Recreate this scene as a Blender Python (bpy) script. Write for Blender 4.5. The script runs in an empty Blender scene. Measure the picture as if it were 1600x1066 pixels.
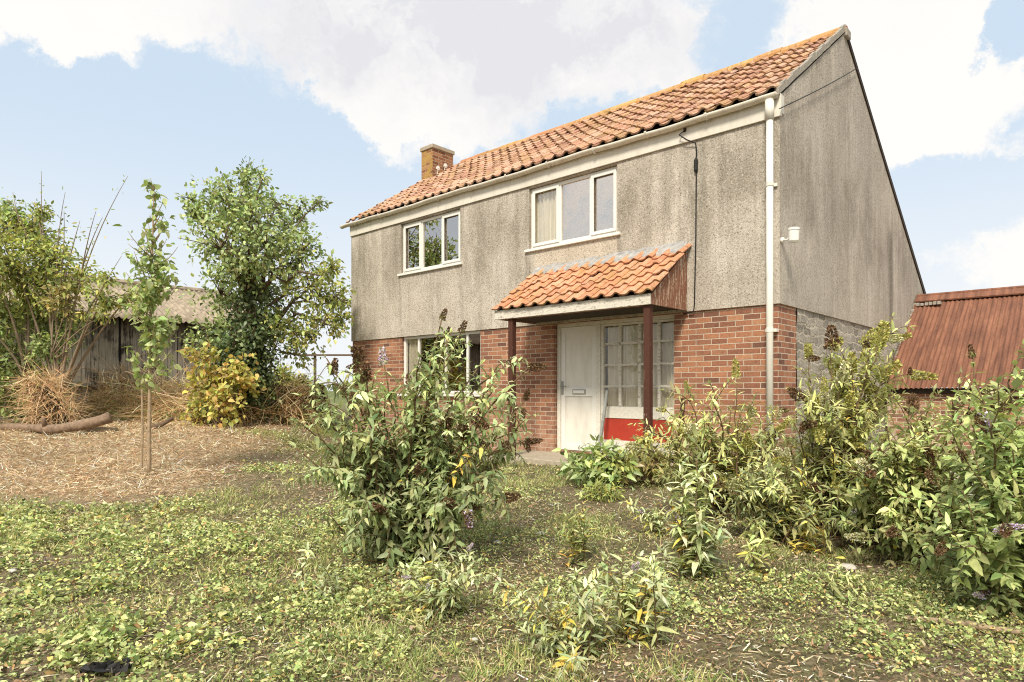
import bpy, math, random
import numpy as np
from mathutils import Vector
R = math.radians
rng = np.random.default_rng(11)
random.seed(11)
sc = bpy.context.scene
C = sc.collection

# ------------------------------------------------------------------ frame of the place
F, CX, HY, CAMZ = 1017.0, 800.0, 610.0, 1.1       # the photograph's focal length, centre and horizon in its own pixels
HA = R(42.6); CA, SA = math.cos(HA), math.sin(HA)
HC = (3.38, 8.26)                                  # right front corner of the house

def at(px, py, Y):
    return np.array([(px - CX) / F * Y, Y, CAMZ + (HY - py) / F * Y])
def hl(x, y, z=0.0):                               # house-local to world
    return np.array([HC[0] + CA * x + SA * y, HC[1] - SA * x + CA * y, z])
def to_hl(X, Y):
    dx, dy = X - HC[0], Y - HC[1]
    return CA * dx - SA * dy, SA * dx + CA * dy

def vnoise(x, y, s, seed=0):
    g = np.random.default_rng(seed).random((64, 64))
    u = np.asarray(x) / s + 1000.0; v = np.asarray(y) / s + 1000.0
    i = np.floor(u).astype(int); j = np.floor(v).astype(int)
    f = u - i; h = v - j; f = f * f * (3 - 2 * f); h = h * h * (3 - 2 * h)
    q = lambda a, b: g[a % 64, b % 64]
    return (q(i, j) * (1 - f) + q(i + 1, j) * f) * (1 - h) + (q(i, j + 1) * (1 - f) + q(i + 1, j + 1) * f) * h
def fbm(x, y, s, seed=0):
    return (vnoise(x, y, s, seed) + .5 * vnoise(x, y, s / 2, seed + 1) + .25 * vnoise(x, y, s / 4, seed + 2)) / 1.75
def sst(a, b, x):
    t = np.clip((np.asarray(x, float) - a) / (b - a), 0, 1); return t * t * (3 - 2 * t)
def hgt(x, y):
    x = np.asarray(x, float); y = np.asarray(y, float)
    rise = .36 * sst(6.5, 13.5, y) * (1 - sst(-5.0, -3.2, x))
    bump = (vnoise(x, y, .9, 5) - .5) * .07 + (vnoise(x, y, .3, 6) - .5) * .03
    near = sst(1.0, 2.5, y) * 0 + 1
    return rise + bump * near * (1 - sst(25, 60, np.hypot(x, y))) + .01
def gp(px, py):
    Y = 1.1 * F / max(py - HY, 1)
    for _ in range(12):
        z = float(hgt((px - CX) / F * Y, Y)); Y = .5 * Y + .5 * (CAMZ - z) * F / (py - HY)
    X = (px - CX) / F * Y
    return np.array([X, Y, float(hgt(X, Y))])

# ------------------------------------------------------------------ objects
def tag(o, label, cat, group=None):
    o['label'] = label; o['category'] = cat
    if group: o['group'] = group
    return o
def thing(name, label, cat, loc=(0, 0, 0), rotz=0.0, group=None):
    o = bpy.data.objects.new(name, None); C.objects.link(o)
    o.location = [float(v) for v in loc]; o.rotation_euler = (0, 0, rotz)
    o.empty_display_size = .2
    return tag(o, label, cat, group)
def mesh_np(name, V, Fs, cols=None, smooth=False):
    m = bpy.data.meshes.new(name)
    V = np.asarray(V, np.float32)
    m.vertices.add(len(V)); m.vertices.foreach_set('co', V.ravel())
    Fs = [np.asarray(f, np.int32) for f in Fs if len(f)]
    nl = sum(f.size for f in Fs); nf = sum(len(f) for f in Fs)
    m.loops.add(nl); m.loops.foreach_set('vertex_index', np.concatenate([f.ravel() for f in Fs]))
    tot = np.concatenate([np.full(len(f), f.shape[1], np.int32) for f in Fs])
    st = np.concatenate([[0], np.cumsum(tot)[:-1]]).astype(np.int32)
    m.polygons.add(nf); m.polygons.foreach_set('loop_start', st); m.polygons.foreach_set('loop_total', tot)
    if smooth: m.polygons.foreach_set('use_smooth', np.ones(nf, bool))
    m.update(calc_edges=True)
    if cols is not None:
        a = m.color_attributes.new('Col', 'FLOAT_COLOR', 'POINT')
        c = np.ones((len(V), 4), np.float32); c[:, :3] = cols
        a.data.foreach_set('color', c.ravel())
    m.validate()
    return m
def link(name, mesh, mat, parent=None):
    o = bpy.data.objects.new(name, mesh); C.objects.link(o)
    if mat and not mesh.materials: mesh.materials.append(mat)
    if parent: o.parent = parent
    return o

class MB:                                           # collects solids into one mesh
    def __init__(s): s.v = []; s.f = []; s.c = []
    def add(s, vs, fs, col=None):
        b = len(s.v); s.v += [tuple(map(float, v)) for v in vs]; s.f += [[b + i for i in f] for f in fs]
        s.c += [col or (1, 1, 1)] * len(vs); return s
    def box(s, x0, x1, y0, y1, z0, z1, col=None):
        vs = [(x, y, z) for z in (z0, z1) for y in (y0, y1) for x in (x0, x1)]
        return s.add(vs, [(0, 2, 3, 1), (4, 5, 7, 6), (0, 1, 5, 4), (2, 6, 7, 3), (0, 4, 6, 2), (1, 3, 7, 5)], col)
    def quad(s, a, b, c, d, col=None): return s.add([a, b, c, d], [(0, 1, 2, 3)], col)
    def poly(s, pts, col=None): return s.add(pts, [tuple(range(len(pts)))], col)
    def prism(s, pts, off, col=None):               # polygon extruded by a vector
        n = len(pts); p2 = [tuple(np.array(p) + np.array(off)) for p in pts]
        fs = [tuple(range(n))[::-1], tuple(range(n, 2 * n))] + [(i, (i + 1) % n, n + (i + 1) % n, n + i) for i in range(n)]
        return s.add(list(pts) + p2, fs, col)
    def tube(s, pts, r, n=8, col=None, cap=True):
        pts = np.array(pts, float); rs = np.full(len(pts), r) if np.isscalar(r) else np.array(r)
        T = np.gradient(pts, axis=0); T /= np.linalg.norm(T, axis=1)[:, None] + 1e-9
        ref = np.array([0, 0, 1.]) if abs(T[0][2]) < .9 else np.array([1., 0, 0])
        vs = []; u = np.cross(T[0], ref); u /= np.linalg.norm(u)
        for p, t, q in zip(pts, T, rs):
            u = u - t * u.dot(t); u /= np.linalg.norm(u) + 1e-9; w = np.cross(t, u)
            vs += [p + q * (math.cos(a) * u + math.sin(a) * w) for a in np.arange(n) * 2 * math.pi / n]
        fs = [(k * n + i, k * n + (i + 1) % n, (k + 1) * n + (i + 1) % n, (k + 1) * n + i) for k in range(len(pts) - 1) for i in range(n)]
        if cap: fs += [tuple(range(n))[::-1], tuple(range((len(pts) - 1) * n, len(pts) * n))]
        return s.add(vs, fs, col)
    def build(s, name, mat, parent=None, bevel=0, smooth=False):
        m = bpy.data.meshes.new(name); m.from_pydata(s.v, [], s.f)
        if any(c != (1, 1, 1) for c in s.c):
            a = m.color_attributes.new('Col', 'FLOAT_COLOR', 'POINT')
            a.data.foreach_set('color', np.array([(*c, 1) for c in s.c], np.float32).ravel())
        if smooth:
            m.polygons.foreach_set('use_smooth', np.ones(len(m.polygons), bool))
        m.update()
        o = link(name, m, mat, parent)
        if bevel:
            b = o.modifiers.new('edge', 'BEVEL'); b.width = bevel; b.segments = 2; b.limit_method = 'ANGLE'; b.angle_limit = R(50)
        return o

# ------------------------------------------------------------------ materials
class NT:
    def __init__(s, name, out=True):
        s.m = bpy.data.materials.new(name); s.m.use_nodes = True; s.t = s.m.node_tree; s.t.nodes.clear()
        s.out = s.t.nodes.new('ShaderNodeOutputMaterial')
    def set(s, sock, v):
        if v is None: return
        if isinstance(v, bpy.types.NodeSocket): s.t.links.new(v, sock)
        elif hasattr(sock, 'default_value'):
            if sock.type == 'RGBA' and len(v) == 3: v = (*v, 1)
            sock.default_value = v
    def n(s, t, ins=None, **kw):
        nd = s.t.nodes.new(t)
        for k, v in kw.items(): setattr(nd, k, v)
        for k, v in (ins or {}).items(): s.set(nd.inputs[k], v)
        return nd
    def obj(s): return s.n('ShaderNodeTexCoord').outputs['Object']
    def pos(s): return s.n('ShaderNodeNewGeometry').outputs['Position']
    def col(s): return s.n('ShaderNodeAttribute', attribute_name='Col').outputs['Color']
    def vm(s, v, k): return s.n('ShaderNodeVectorMath', {0: v, 1: k}, operation='MULTIPLY').outputs[0]
    def noise(s, v, sc, d=4, r=.55, dist=0):
        return s.n('ShaderNodeTexNoise', {'Vector': v, 'Scale': sc, 'Detail': d, 'Roughness': r, 'Distortion': dist}).outputs[0]
    def ramp(s, f, stops):
        nd = s.n('ShaderNodeValToRGB', {0: f}); e = nd.color_ramp.elements
        while len(e) > 1: e.remove(e[0])
        for i, (p, c) in enumerate(stops):
            el = e[0] if i == 0 else e.new(p)
            el.position = p; el.color = (*c, 1) if not np.isscalar(c) else (c, c, c, 1)
        return nd.outputs[0]
    def mix(s, f, a, b, mode='MIX'):
        nd = s.n('ShaderNodeMix', data_type='RGBA', blend_type=mode)
        s.set(nd.inputs[0], f); s.set(nd.inputs[6], a); s.set(nd.inputs[7], b); return nd.outputs[2]
    def ma(s, op, a, b=None, c=None, clamp=False):
        nd = s.n('ShaderNodeMath', operation=op); nd.use_clamp = clamp
        for i, v in enumerate((a, b, c)): s.set(nd.inputs[i], v)
        return nd.outputs[0]
    def sep(s, v): return s.n('ShaderNodeSeparateXYZ', {0: v}).outputs
    def comb(s, x, y, z): return s.n('ShaderNodeCombineXYZ', {0: x, 1: y, 2: z}).outputs[0]
    def bump(s, h, st=.5, d=.01): return s.n('ShaderNodeBump', {'Height': h, 'Strength': st, 'Distance': d}).outputs[0]
    def band(s, v, a, b, soft=.05):                # 1 between a and b
        u = s.n('ShaderNodeMapRange', {0: v, 1: a - soft, 2: a + soft}, interpolation_type='SMOOTHSTEP').outputs[0]
        w = s.n('ShaderNodeMapRange', {0: v, 1: b - soft, 2: b + soft}, interpolation_type='SMOOTHSTEP').outputs[0]
        return s.ma('SUBTRACT', u, w)
    def pbr(s, col, rough=.8, normal=None, spec=.3, metal=0.0, **kw):
        p = s.n('ShaderNodeBsdfPrincipled', {'Base Color': col, 'Roughness': rough, 'Specular IOR Level': spec, 'Metallic': metal, **kw})
        if normal is not None: s.set(p.inputs['Normal'], normal)
        s.t.links.new(p.outputs[0], s.out.inputs[0]); return s.m

def mat_roughcast():
    t = NT('roughcast_render'); p = t.obj(); x, y, z = t.sep(p)
    sp = t.noise(p, 42, 4, .85); sp2 = t.noise(p, 80, 2, .7)
    base = t.ramp(t.noise(p, 1.1, 6, .65), [(.32, (.45, .40, .325)), (.5, (.575, .515, .43)), (.68, (.665, .605, .515))])
    st = t.noise(t.vm(p, (1, 1, .09)), 5.5, 6, .72, .35)
    st2 = t.noise(t.vm(p, (1, 1, .05)), 17, 4, .7, .2)
    big = t.noise(p, .55, 3, .5)
    wet = t.ma('MULTIPLY', t.ramp(st, [(.42, 0.0), (.68, 1.0)]), t.ramp(big, [(.38, .25), (.62, 1.0)]))
    c = t.mix(t.ma('MULTIPLY', wet, .62), base, (.245, .215, .165))
    c = t.mix(t.ma('MULTIPLY', t.ramp(st2, [(.5, 0.0), (.75, 1.0)]), .3), c, (.09, .08, .06))
    # grime under the eaves, in a band across the upper wall, and a run of water on the gable
    gr = t.ma('MULTIPLY', t.band(z, 3.6, 4.35, .5), t.ramp(st, [(.4, 0.0), (.66, 1.0)]))
    c = t.mix(t.ma('MULTIPLY', gr, .4), c, (.23, .20, .16))
    gb = t.ma('MULTIPLY', t.ramp(x, [(.0, 0.0), (.005, 1.0)]), t.ramp(t.noise(t.vm(p, (1, 1, .3)), .9, 4, .6), [(.4, 0.0), (.62, 1.0)]))
    c = t.mix(t.ma('MULTIPLY', gb, .5), c, (.38, .345, .295))
    bl = t.noise(t.vm(p, (1, 1, .5)), 1.6, 7, .7)
    eav = t.ma('ADD', t.ma('MULTIPLY', t.band(z, 3.2, 4.5, .6), .14), bl)
    c = t.mix(t.ma('MULTIPLY', t.ramp(eav, [(.52, 0.0), (.74, 1.0)]), .58), c, (.215, .185, .14))
    stn = None
    for xs_ in (-7.72, -5.86, -4.2, -2.37, -6.75, -3.3):
        b_ = t.ma('MULTIPLY', t.band(x, xs_ - .05, xs_ + .05, .06), t.band(z, 2.5, 3.42, .25))
        stn = b_ if stn is None else t.ma('MAXIMUM', stn, b_)
    stn = t.ma('MULTIPLY', stn, t.ma('LESS_THAN', y, .1))
    c = t.mix(t.ma('MULTIPLY', t.ma('MULTIPLY', stn, t.ramp(st2, [(.35, .2), (.6, 1.0)])), .5), c, (.16, .14, .11))
    run = t.ma('MULTIPLY', t.band(y, 5.5, 5.72, .12), t.band(z, 1.5, 4.1, .3))
    run = t.ma('MULTIPLY', run, t.ramp(x, [(-.05, 0.0), (0.0, 1.0)]))
    c = t.mix(t.ma('MULTIPLY', run, .72), c, (.12, .105, .08))
    patch = t.ma('MULTIPLY', t.band(x, -4.05, -2.4, .03), t.band(z, 3.08, 3.5, .05))
    patch = t.ma('MULTIPLY', patch, t.ma('LESS_THAN', y, .1))
    c = t.mix(t.ma('MULTIPLY', patch, .6), c, (.66, .57, .45))
    c = t.mix(t.ramp(sp, [(.36, .9), (.475, 0.0)]), c, (.15, .125, .09))
    c = t.mix(t.ramp(sp, [(.57, 0.0), (.66, .6)]), c, (.80, .74, .64))
    c = t.mix(t.ramp(sp2, [(.62, 0.0), (.72, .8)]), c, (.85, .8, .72))
    h = t.ma('ADD', sp, t.ma('MULTIPLY', sp2, .5))
    return t.pbr(c, .95, t.bump(h, .65, .02), .15)

def brick_nodes(t, stops, w=.225, h=.075, mortar=(.55, .45, .33), jit=.0, msize=.011):
    p = t.obj(); x, y, z = t.sep(p)
    u = t.ma('ADD', x, y); v = z
    if jit:
        nn = t.noise(p, 3.0, 3, .6); u = t.ma('ADD', u, t.ma('MULTIPLY', t.ma('SUBTRACT', nn, .5), jit))
        n2 = t.noise(t.vm(p, (1.3, 1.3, 1.3)), 2.3, 3, .6); v = t.ma('ADD', v, t.ma('MULTIPLY', t.ma('SUBTRACT', n2, .5), jit))
    vec = t.comb(u, v, 0.0)
    b = t.n('ShaderNodeTexBrick', {'Vector': vec, 'Color1': (0, 0, 0, 1), 'Color2': (1, 1, 1, 1), 'Mortar': (.5, .5, .5, 1), 'Scale': 1.0,
            'Mortar Size': msize / 2 , 'Mortar Smooth': .25, 'Bias': 0.0, 'Brick Width': w, 'Row Height': h}, offset=.5)
    r = t.ramp(b.outputs[0], stops)
    fac = b.outputs[1]
    return p, r, fac, mortar
def mat_brick(name='red_brick', old=False):
    t = NT(name)
    stops = [(.0, (.16, .082, .058)), (.22, (.275, .122, .076)), (.45, (.35, .158, .092)), (.62, (.43, .20, .11)), (.8, (.285, .13, .082)), (1, (.47, .24, .135))]
    p, r, fac, mo = brick_nodes(t, stops, jit=.03 if old else .004, msize=.013 if not old else .02)
    n1 = t.noise(p, 40, 4, .7); n2 = t.noise(p, 9, 4, .65); n3 = t.noise(p, 1.6, 4, .6)
    c = t.mix(.55, r, t.ramp(n1, [(.3, (.45, .45, .45)), (.7, (1.5, 1.5, 1.5))]), 'MULTIPLY')
    c = t.mix(t.ramp(n2, [(.55, 0.0), (.75, .5)]), c, (.10, .05, .035))
    mcol = t.mix(n2, (.46, .375, .28), (.65, .54, .415))
    c = t.mix(fac, c, mcol)
    x, y, z = t.sep(p)
    low = t.ma('MULTIPLY', t.ramp(z, [(.15, .8), (.9, 0.0)]), t.ramp(n2, [(.4, 0.0), (.6, .7)]))
    c = t.mix(low, c, (.52, .38, .28))
    c = t.mix(t.ramp(n3, [(.5, 0.0), (.72, .35)]), c, (.13, .07, .05))
    if old:
        n4 = t.noise(p, 2.2, 5, .65)
        c = t.mix(t.ramp(n4, [(.52, 0.0), (.6, .85)]), c, (.52, .43, .33))
    h = t.ma('ADD', t.ma('MULTIPLY', fac, -1.0), t.ma('MULTIPLY', n1, .4))
    return t.pbr(c, .9, t.bump(h, .8, .008), .2)
def mat_stone():
    t = NT('grey_stone')
    stops = [(0, (.25, .225, .19)), (.4, (.36, .33, .28)), (.7, (.45, .41, .345)), (1, (.31, .285, .25))]
    p, r, fac, mo = brick_nodes(t, stops, w=.31, h=.125, jit=.2, msize=.034)
    n1 = t.noise(p, 22, 5, .7); n2 = t.noise(p, 5, 4, .6)
    c = t.mix(.7, r, t.ramp(n1, [(.25, (.35, .35, .35)), (.7, (1.5, 1.5, 1.45))]), 'MULTIPLY')
    c = t.mix(fac, c, t.mix(n2, (.46, .41, .33), (.6, .54, .44)))
    h = t.ma('ADD', t.ma('MULTIPLY', fac, -1.2), t.ma('MULTIPLY', n1, 1.0))
    return t.pbr(c, .95, t.bump(h, 1, .035), .15)
def mat_tile():
    t = NT('clay_pantile'); p = t.obj(); c = t.col()
    n1 = t.noise(p, 45, 4, .7); n2 = t.noise(p, 2.4, 5, .65); n3 = t.noise(p, 11, 4, .65)
    c = t.mix(.6, c, t.ramp(n1, [(.3, (.6, .6, .6)), (.7, (1.35, 1.35, 1.35))]), 'MULTIPLY')
    c = t.mix(t.ramp(n3, [(.5, 0.0), (.68, .55)]), c, (.64, .47, .33))
    c = t.mix(t.ramp(n2, [(.5, 0.0), (.68, .6)]), c, (.36, .23, .075))
    dk = t.noise(p, 17, 5, .7)
    c = t.mix(t.ramp(dk, [(.56, 0.0), (.66, .7)]), c, (.12, .075, .045))
    return t.pbr(c, .85, t.bump(n1, .35, .006), .2)
def mat_white(name, base=(.78, .75, .68), dirt=.35, rough=.45, spec=.4):
    t = NT(name); p = t.obj()
    n = t.noise(t.vm(p, (1, 1, .3)), 7, 5, .65); n2 = t.noise(p, 60, 3, .6)
    c = t.mix(t.ma('MULTIPLY', t.ramp(n, [(.45, 0.0), (.75, 1.0)]), dirt), base, (base[0] * .55, base[1] * .5, base[2] * .42))
    return t.pbr(c, rough, t.bump(n2, .08, .003), spec)
def mat_flaked(name, paint, under, thr=.55, streak=True):
    t = NT(name); p = t.obj()
    n = t.noise(t.vm(p, (9, 9, 1.0) if streak else (3, 9, 9)), 4, 6, .7)
    n2 = t.noise(p, 30, 4, .7)
    c = t.mix(t.ramp(t.ma('ADD', t.ma('MULTIPLY', n, .75), t.ma('MULTIPLY', n2, .25)), [(thr - .02, 0.0), (thr + .02, 1.0)]), paint, under)
    c = t.mix(.4, c, t.ramp(n2, [(.3, (.6, .6, .6)), (.7, (1.3, 1.3, 1.3))]), 'MULTIPLY')
    return t.pbr(c, .75, t.bump(n, .4, .006), .25)
def mat_plain(name, col, rough=.7, spec=.3, var=.3, sc=12, metal=0.0, bump=.2):
    t = NT(name); p = t.obj(); n = t.noise(p, sc, 5, .65)
    c = t.mix(1.0, col, t.ramp(n, [(.25, 1 - var), (.75, 1 + var)]), 'MULTIPLY')
    return t.pbr(c, rough, t.bump(n, bump, .01), spec, metal)
def mat_rust():
    t = NT('rusty_corrugated_iron'); p = t.obj()
    n1 = t.noise(t.vm(p, (3, .35, .35)), 3.2, 6, .7); n2 = t.noise(p, 30, 4, .7); n3 = t.noise(t.vm(p, (5, .25, .25)), 2, 4, .6)
    c = t.ramp(n1, [(.28, (.105, .052, .036)), (.48, (.185, .084, .052)), (.62, (.26, .122, .072)), (.8, (.34, .17, .105))])
    c = t.mix(t.ramp(n3, [(.5, 0.0), (.7, .4)]), c, (.38, .17, .105))
    c = t.mix(.45, c, t.ramp(n2, [(.3, (.6, .6, .6)), (.7, (1.35, 1.3, 1.3))]), 'MULTIPLY')
    return t.pbr(c, .8, t.bump(n2, .2, .004), .25)
def mat_glass(name, refl):
    t = NT(name)
    g = t.n('ShaderNodeBsdfGlossy', {'Color': (.95, .89, .84, 1), 'Roughness': .0})
    n = t.noise(t.obj(), 1.7, 2, .5); t.set(g.inputs['Normal'], t.bump(n, .05, .02))
    tr = t.n('ShaderNodeBsdfTransparent', {'Color': (.95, .96, .94, 1)})
    fr = t.n('ShaderNodeFresnel', {'IOR': 1.5}).outputs[0]
    f = t.ma('ADD', refl, t.ma('MULTIPLY', fr, min(1.0, refl * 3 + .3)), clamp=True)
    mx = t.n('ShaderNodeMixShader', {0: f, 1: tr.outputs[0], 2: g.outputs[0]})
    t.t.links.new(mx.outputs[0], t.out.inputs[0]); return t.m
def mat_leaf(name, trans=.3, under=None, rough=.55, spec=.3):
    t = NT(name); c = t.col()
    n = t.noise(t.pos(), 55, 2, .6)
    c = t.mix(.5, c, t.ramp(n, [(.3, (.72, .72, .72)), (.7, (1.25, 1.25, 1.25))]), 'MULTIPLY')
    if under:                                       # leaves whose underside is a paler, felted colour
        bf = t.n('ShaderNodeNewGeometry').outputs['Backfacing']
        c = t.mix(t.ma('MULTIPLY', bf, .55), c, under)
    p = t.n('ShaderNodeBsdfPrincipled', {'Base Color': c, 'Roughness': rough, 'Specular IOR Level': spec})
    tr = t.n('ShaderNodeBsdfTranslucent', {'Color': t.mix(1.0, c, (1.25, 1.2, .7), 'MULTIPLY')})
    mx = t.n('ShaderNodeMixShader', {0: trans, 1: p.outputs[0], 2: tr.outputs[0]})
    t.t.links.new(mx.outputs[0], t.out.inputs[0]); return t.m
def mat_curtain():
    t = NT('net_curtain'); p = t.obj(); n = t.noise(t.vm(p, (14, 14, .6)), 2, 4, .6)
    c = t.ramp(n, [(.35, (.74, .65, .53)), (.6, (.92, .85, .74))])
    return t.pbr(c, .9, None, .1)
def mat_ground():
    t = NT('ground'); p = t.pos()
    n1 = t.noise(p, 1.3, 6, .7); n2 = t.noise(p, 22, 5, .75); n3 = t.noise(p, 6, 5, .7); n4 = t.noise(t.vm(p, (1, .35, 1)), 60, 3, .7)
    soil = t.ramp(n2, [(.3, (.075, .058, .036)), (.5, (.19, .145, .092)), (.68, (.36, .285, .19))])
    green = t.ramp(n2, [(.3, (.06, .055, .025)), (.6, (.17, .155, .075)), (.75, (.28, .25, .13))])
    c = t.mix(t.ramp(n1, [(.42, 0.0), (.6, .8)]), soil, green)
    straw = t.ramp(n4, [(.3, (.16, .105, .062)), (.5, (.36, .26, .155)), (.7, (.56, .44, .29))])
    x, y, z = t.sep(p)
    d = t.ma('SUBTRACT', t.ma('ADD', t.ma('MULTIPLY', t.ma('ADD', x, 3.3), -1.0), t.ma('MULTIPLY', t.ma('SUBTRACT', n3, .5), 1.6)), t.ma('MULTIPLY', t.ma('SUBTRACT', y, 7.2), .2))
    m = t.ma('MULTIPLY', t.n('ShaderNodeMapRange', {0: d, 1: -.3, 2: .5}).outputs[0], t.n('ShaderNodeMapRange', {0: t.ma('ADD', y, t.ma('MULTIPLY', t.ma('SUBTRACT', n3, .5), 1.4)), 1: 6.1, 2: 6.8}).outputs[0])
    c = t.mix(m, c, straw)
    far = t.n('ShaderNodeMapRange', {0: y, 1: 20, 2: 40}).outputs[0]
    c = t.mix(far, c, (.16, .18, .07))
    return t.pbr(c, .95, t.bump(n2, .8, .03), .1)

M = {}
M['render'] = mat_roughcast(); M['brick'] = mat_brick(); M['oldbrick'] = mat_brick('old_brick', True); M['stone'] = mat_stone()
M['tile'] = mat_tile(); M['upvc'] = mat_white('white_upvc', (.80, .78, .72), .12, .35, .45)
M['fascia'] = mat_white('painted_fascia', (.70, .66, .57), .3, .5); M['gutter'] = mat_white('gutter_plastic', (.66, .61, .51), .55, .45)
M['pipe'] = mat_white('downpipe_plastic', (.78, .75, .67), .4, .4)
M['peel'] = mat_flaked('flaking_white_paint', (.68, .64, .55), (.33, .29, .23), .56, False)
M['screenwood'] = mat_flaked('old_white_paint', (.72, .69, .60), (.5, .45, .36), .6, False)
M['brownwood'] = mat_flaked('flaking_brown_paint', (.25, .115, .07), (.50, .38, .28), .535, True)
M['brownpost'] = mat_flaked('brown_post_paint', (.085, .034, .022), (.36, .26, .2), .635, True)
M['red'] = mat_plain('red_panel_paint', (.41, .042, .022), .5, .4, .12, 9)
M['dark'] = mat_plain('dark_soffit', (.05, .038, .028), .9)
M['mortar'] = mat_plain('cement_mortar', (.34, .31, .26), .95, .15, .35, 25, bump=.6)
M['lead'] = mat_plain('lead_flashing', (.36, .35, .33), .6, .4, .4, 14, bump=.5)
M['concrete'] = mat_plain('worn_concrete', (.40, .345, .26), .95, .15, .25, 18, bump=.3)
M['gravel'] = mat_plain('gravel', (.50, .45, .37), .95, .15, .5, 55, bump=1)
M['rust'] = mat_rust()
M['shedroof'] = mat_plain('fibre_cement_sheet', (.33, .27, .20), .95, .1, .5, 5, bump=.4)
M['glass'] = mat_glass('window_glass', .5); M['oldglass'] = mat_glass('old_pane_glass', .025); M['lowglass'] = mat_glass('dark_window_glass', .18)
M['curtain'] = mat_curtain()
M['black'] = mat_plain('black_rubber', (.015, .014, .013), .6)
M['greymetal'] = mat_plain('galvanised_metal', (.33, .34, .31), .5, .5, .2, 20, .3)
M['rustbar'] = mat_plain('rusted_bar', (.07, .035, .022), .9, .2, .4, 30)
M['leaf'] = mat_leaf('leaf', .32); M['budleaf'] = mat_leaf('buddleia_leaf', .27, under=(.44, .46, .29), rough=.7, spec=.15); M['glossleaf'] = mat_leaf('glossy_leaf', .22, None, .4, .45)
M['weed'] = mat_leaf('weed_leaf', .25, None, .75, .12); M['blade'] = mat_leaf('grass_blade', .3, None, .7, .15); M['dry'] = mat_leaf('dry_stalk', .15, None, .85, .1)
M['spike'] = mat_leaf('flower_head', .1, None, .9, .05)
M['bark'] = mat_plain('bark', (.15, .105, .07), .95, .1, .5, 25, bump=1)
M['palebark'] = mat_plain('pale_bark', (.36, .27, .175), .95, .1, .4, 25, bump=.8)
M['elderbark'] = mat_plain('elder_bark', (.25, .195, .135), .95, .1, .4, 25, bump=.8); M['stalk'] = mat_plain('woody_stalk', (.17, .115, .065), .9, .1, .4, 40)
M['log'] = mat_plain('log_bark', (.25, .175, .12), .95, .1, .5, 14, bump=1)
M['ground'] = mat_ground()
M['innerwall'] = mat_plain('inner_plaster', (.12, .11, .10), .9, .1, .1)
M['greenplastic'] = mat_plain('white_scrap', (.52, .49, .43), .6, .3, .15)

# ------------------------------------------------------------------ leaves, blades and stems
def T_leaf(fold=.25, wide=.38):
    u = [0, .3, .3, .3, .68, .68, .68, 1]
    w = [0, -.5, 0, .5, -.36, 0, .36, 0]
    n = [0, fold * .5, 0, fold * .5, fold * .36, 0, fold * .36, 0]
    f3 = [(0, 2, 1), (0, 3, 2), (4, 5, 7), (5, 6, 7)]; f4 = [(1, 2, 5, 4), (2, 3, 6, 5)]
    return np.array([u, w, n]).T, np.array(f3), np.array(f4)
def T_round():                                     # a lobed ground leaf
    a = [(0, 0), (.12, -.42), (.5, -.52), (.62, -.3), (1, -.12), (1, .12), (.62, .3), (.5, .52), (.12, .42)]
    P = [(u, w, .12 * abs(w)) for u, w in a] + [(.5, 0, -.02)]
    f = [(9, i, (i + 1) % 9) for i in range(9)]
    return np.array(P), np.array(f)[:, ::-1], np.zeros((0, 4), int)
def T_quad():
    return np.array([(0, 0, 0), (.45, -.5, .1), (.45, .5, .1), (1, 0, 0)]), np.array([(0, 2, 1), (1, 2, 3)]), np.zeros((0, 4), int)
def T_blade():
    return (np.array([(0, -.5, 0), (0, .5, 0), (.4, -.42, 0), (.4, .42, 0), (.75, -.28, 0), (.75, .28, 0), (1, 0, 0)]),
            np.array([(4, 5, 6)]), np.array([(0, 1, 3, 2), (2, 3, 5, 4)]))
TL, TR, TQ, TB = T_leaf(), T_round(), T_quad(), T_blade()
def unit(a): return a / (np.linalg.norm(a, axis=-1, keepdims=True) + 1e-9)
def inst(T, P, A, Nn, L, W, curl, cols, tip=None):
    """leaf shapes T at points P along axes A; returns verts, faces, colours"""
    V0, f3, f4 = T; k = len(V0); n = len(P)
    A = unit(A); S = unit(np.cross(A, Nn)); N2 = np.cross(S, A)
    L = np.broadcast_to(L, (n,))[:, None, None]; W = np.broadcast_to(W, (n,))[:, None, None]; curl = np.broadcast_to(curl, (n,))[:, None, None]
    u = V0[None, :, 0:1]; w = V0[None, :, 1:2]; h = V0[None, :, 2:3]
    V = P[:, None, :] + L * u * A[:, None, :] + W * w * S[:, None, :] + (W * h - L * curl * u * u) * N2[:, None, :]
    cc = np.repeat(cols[:, None, :], k, axis=1)
    if tip is not None: cc = cc * (1 - u * .6) + tip[:, None, :] * (u * .6)
    off = (np.arange(n) * k)[:, None, None]
    F3 = (f3[None] + off).reshape(-1, 3); F4 = (f4[None] + off).reshape(-1, 4)
    return V.reshape(-1, 3), F3, F4, cc.reshape(-1, 3)
class Leaves:
    def __init__(s): s.V = []; s.F3 = []; s.F4 = []; s.c = []; s.n = 0
    def add(s, *a, **k):
        V, f3, f4, c = inst(*a, **k)
        s.V.append(V); s.F3.append(f3 + s.n); s.F4.append(f4 + s.n); s.c.append(c); s.n += len(V)
    def build(s, name, mat, parent=None, org=(0, 0, 0), smooth=False):
        V = np.concatenate(s.V) - np.asarray(org)
        return link(name, mesh_np(name, V, [np.concatenate(s.F3), np.concatenate(s.F4)], np.concatenate(s.c), smooth), mat, parent)
PB = 1.0
def pal(n, cols, var=.18, w=None):
    cols = np.array(cols, float); i = rng.choice(len(cols), n, p=w)
    return np.clip(cols[i] * PB * (1 + rng.normal(0, var, (n, 1))) * (1 + rng.normal(0, .05, (n, 3))), .004, 1)
def rnd(n): return unit(rng.normal(size=(n, 3)))
UP = np.array([0, 0, 1.])
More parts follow.
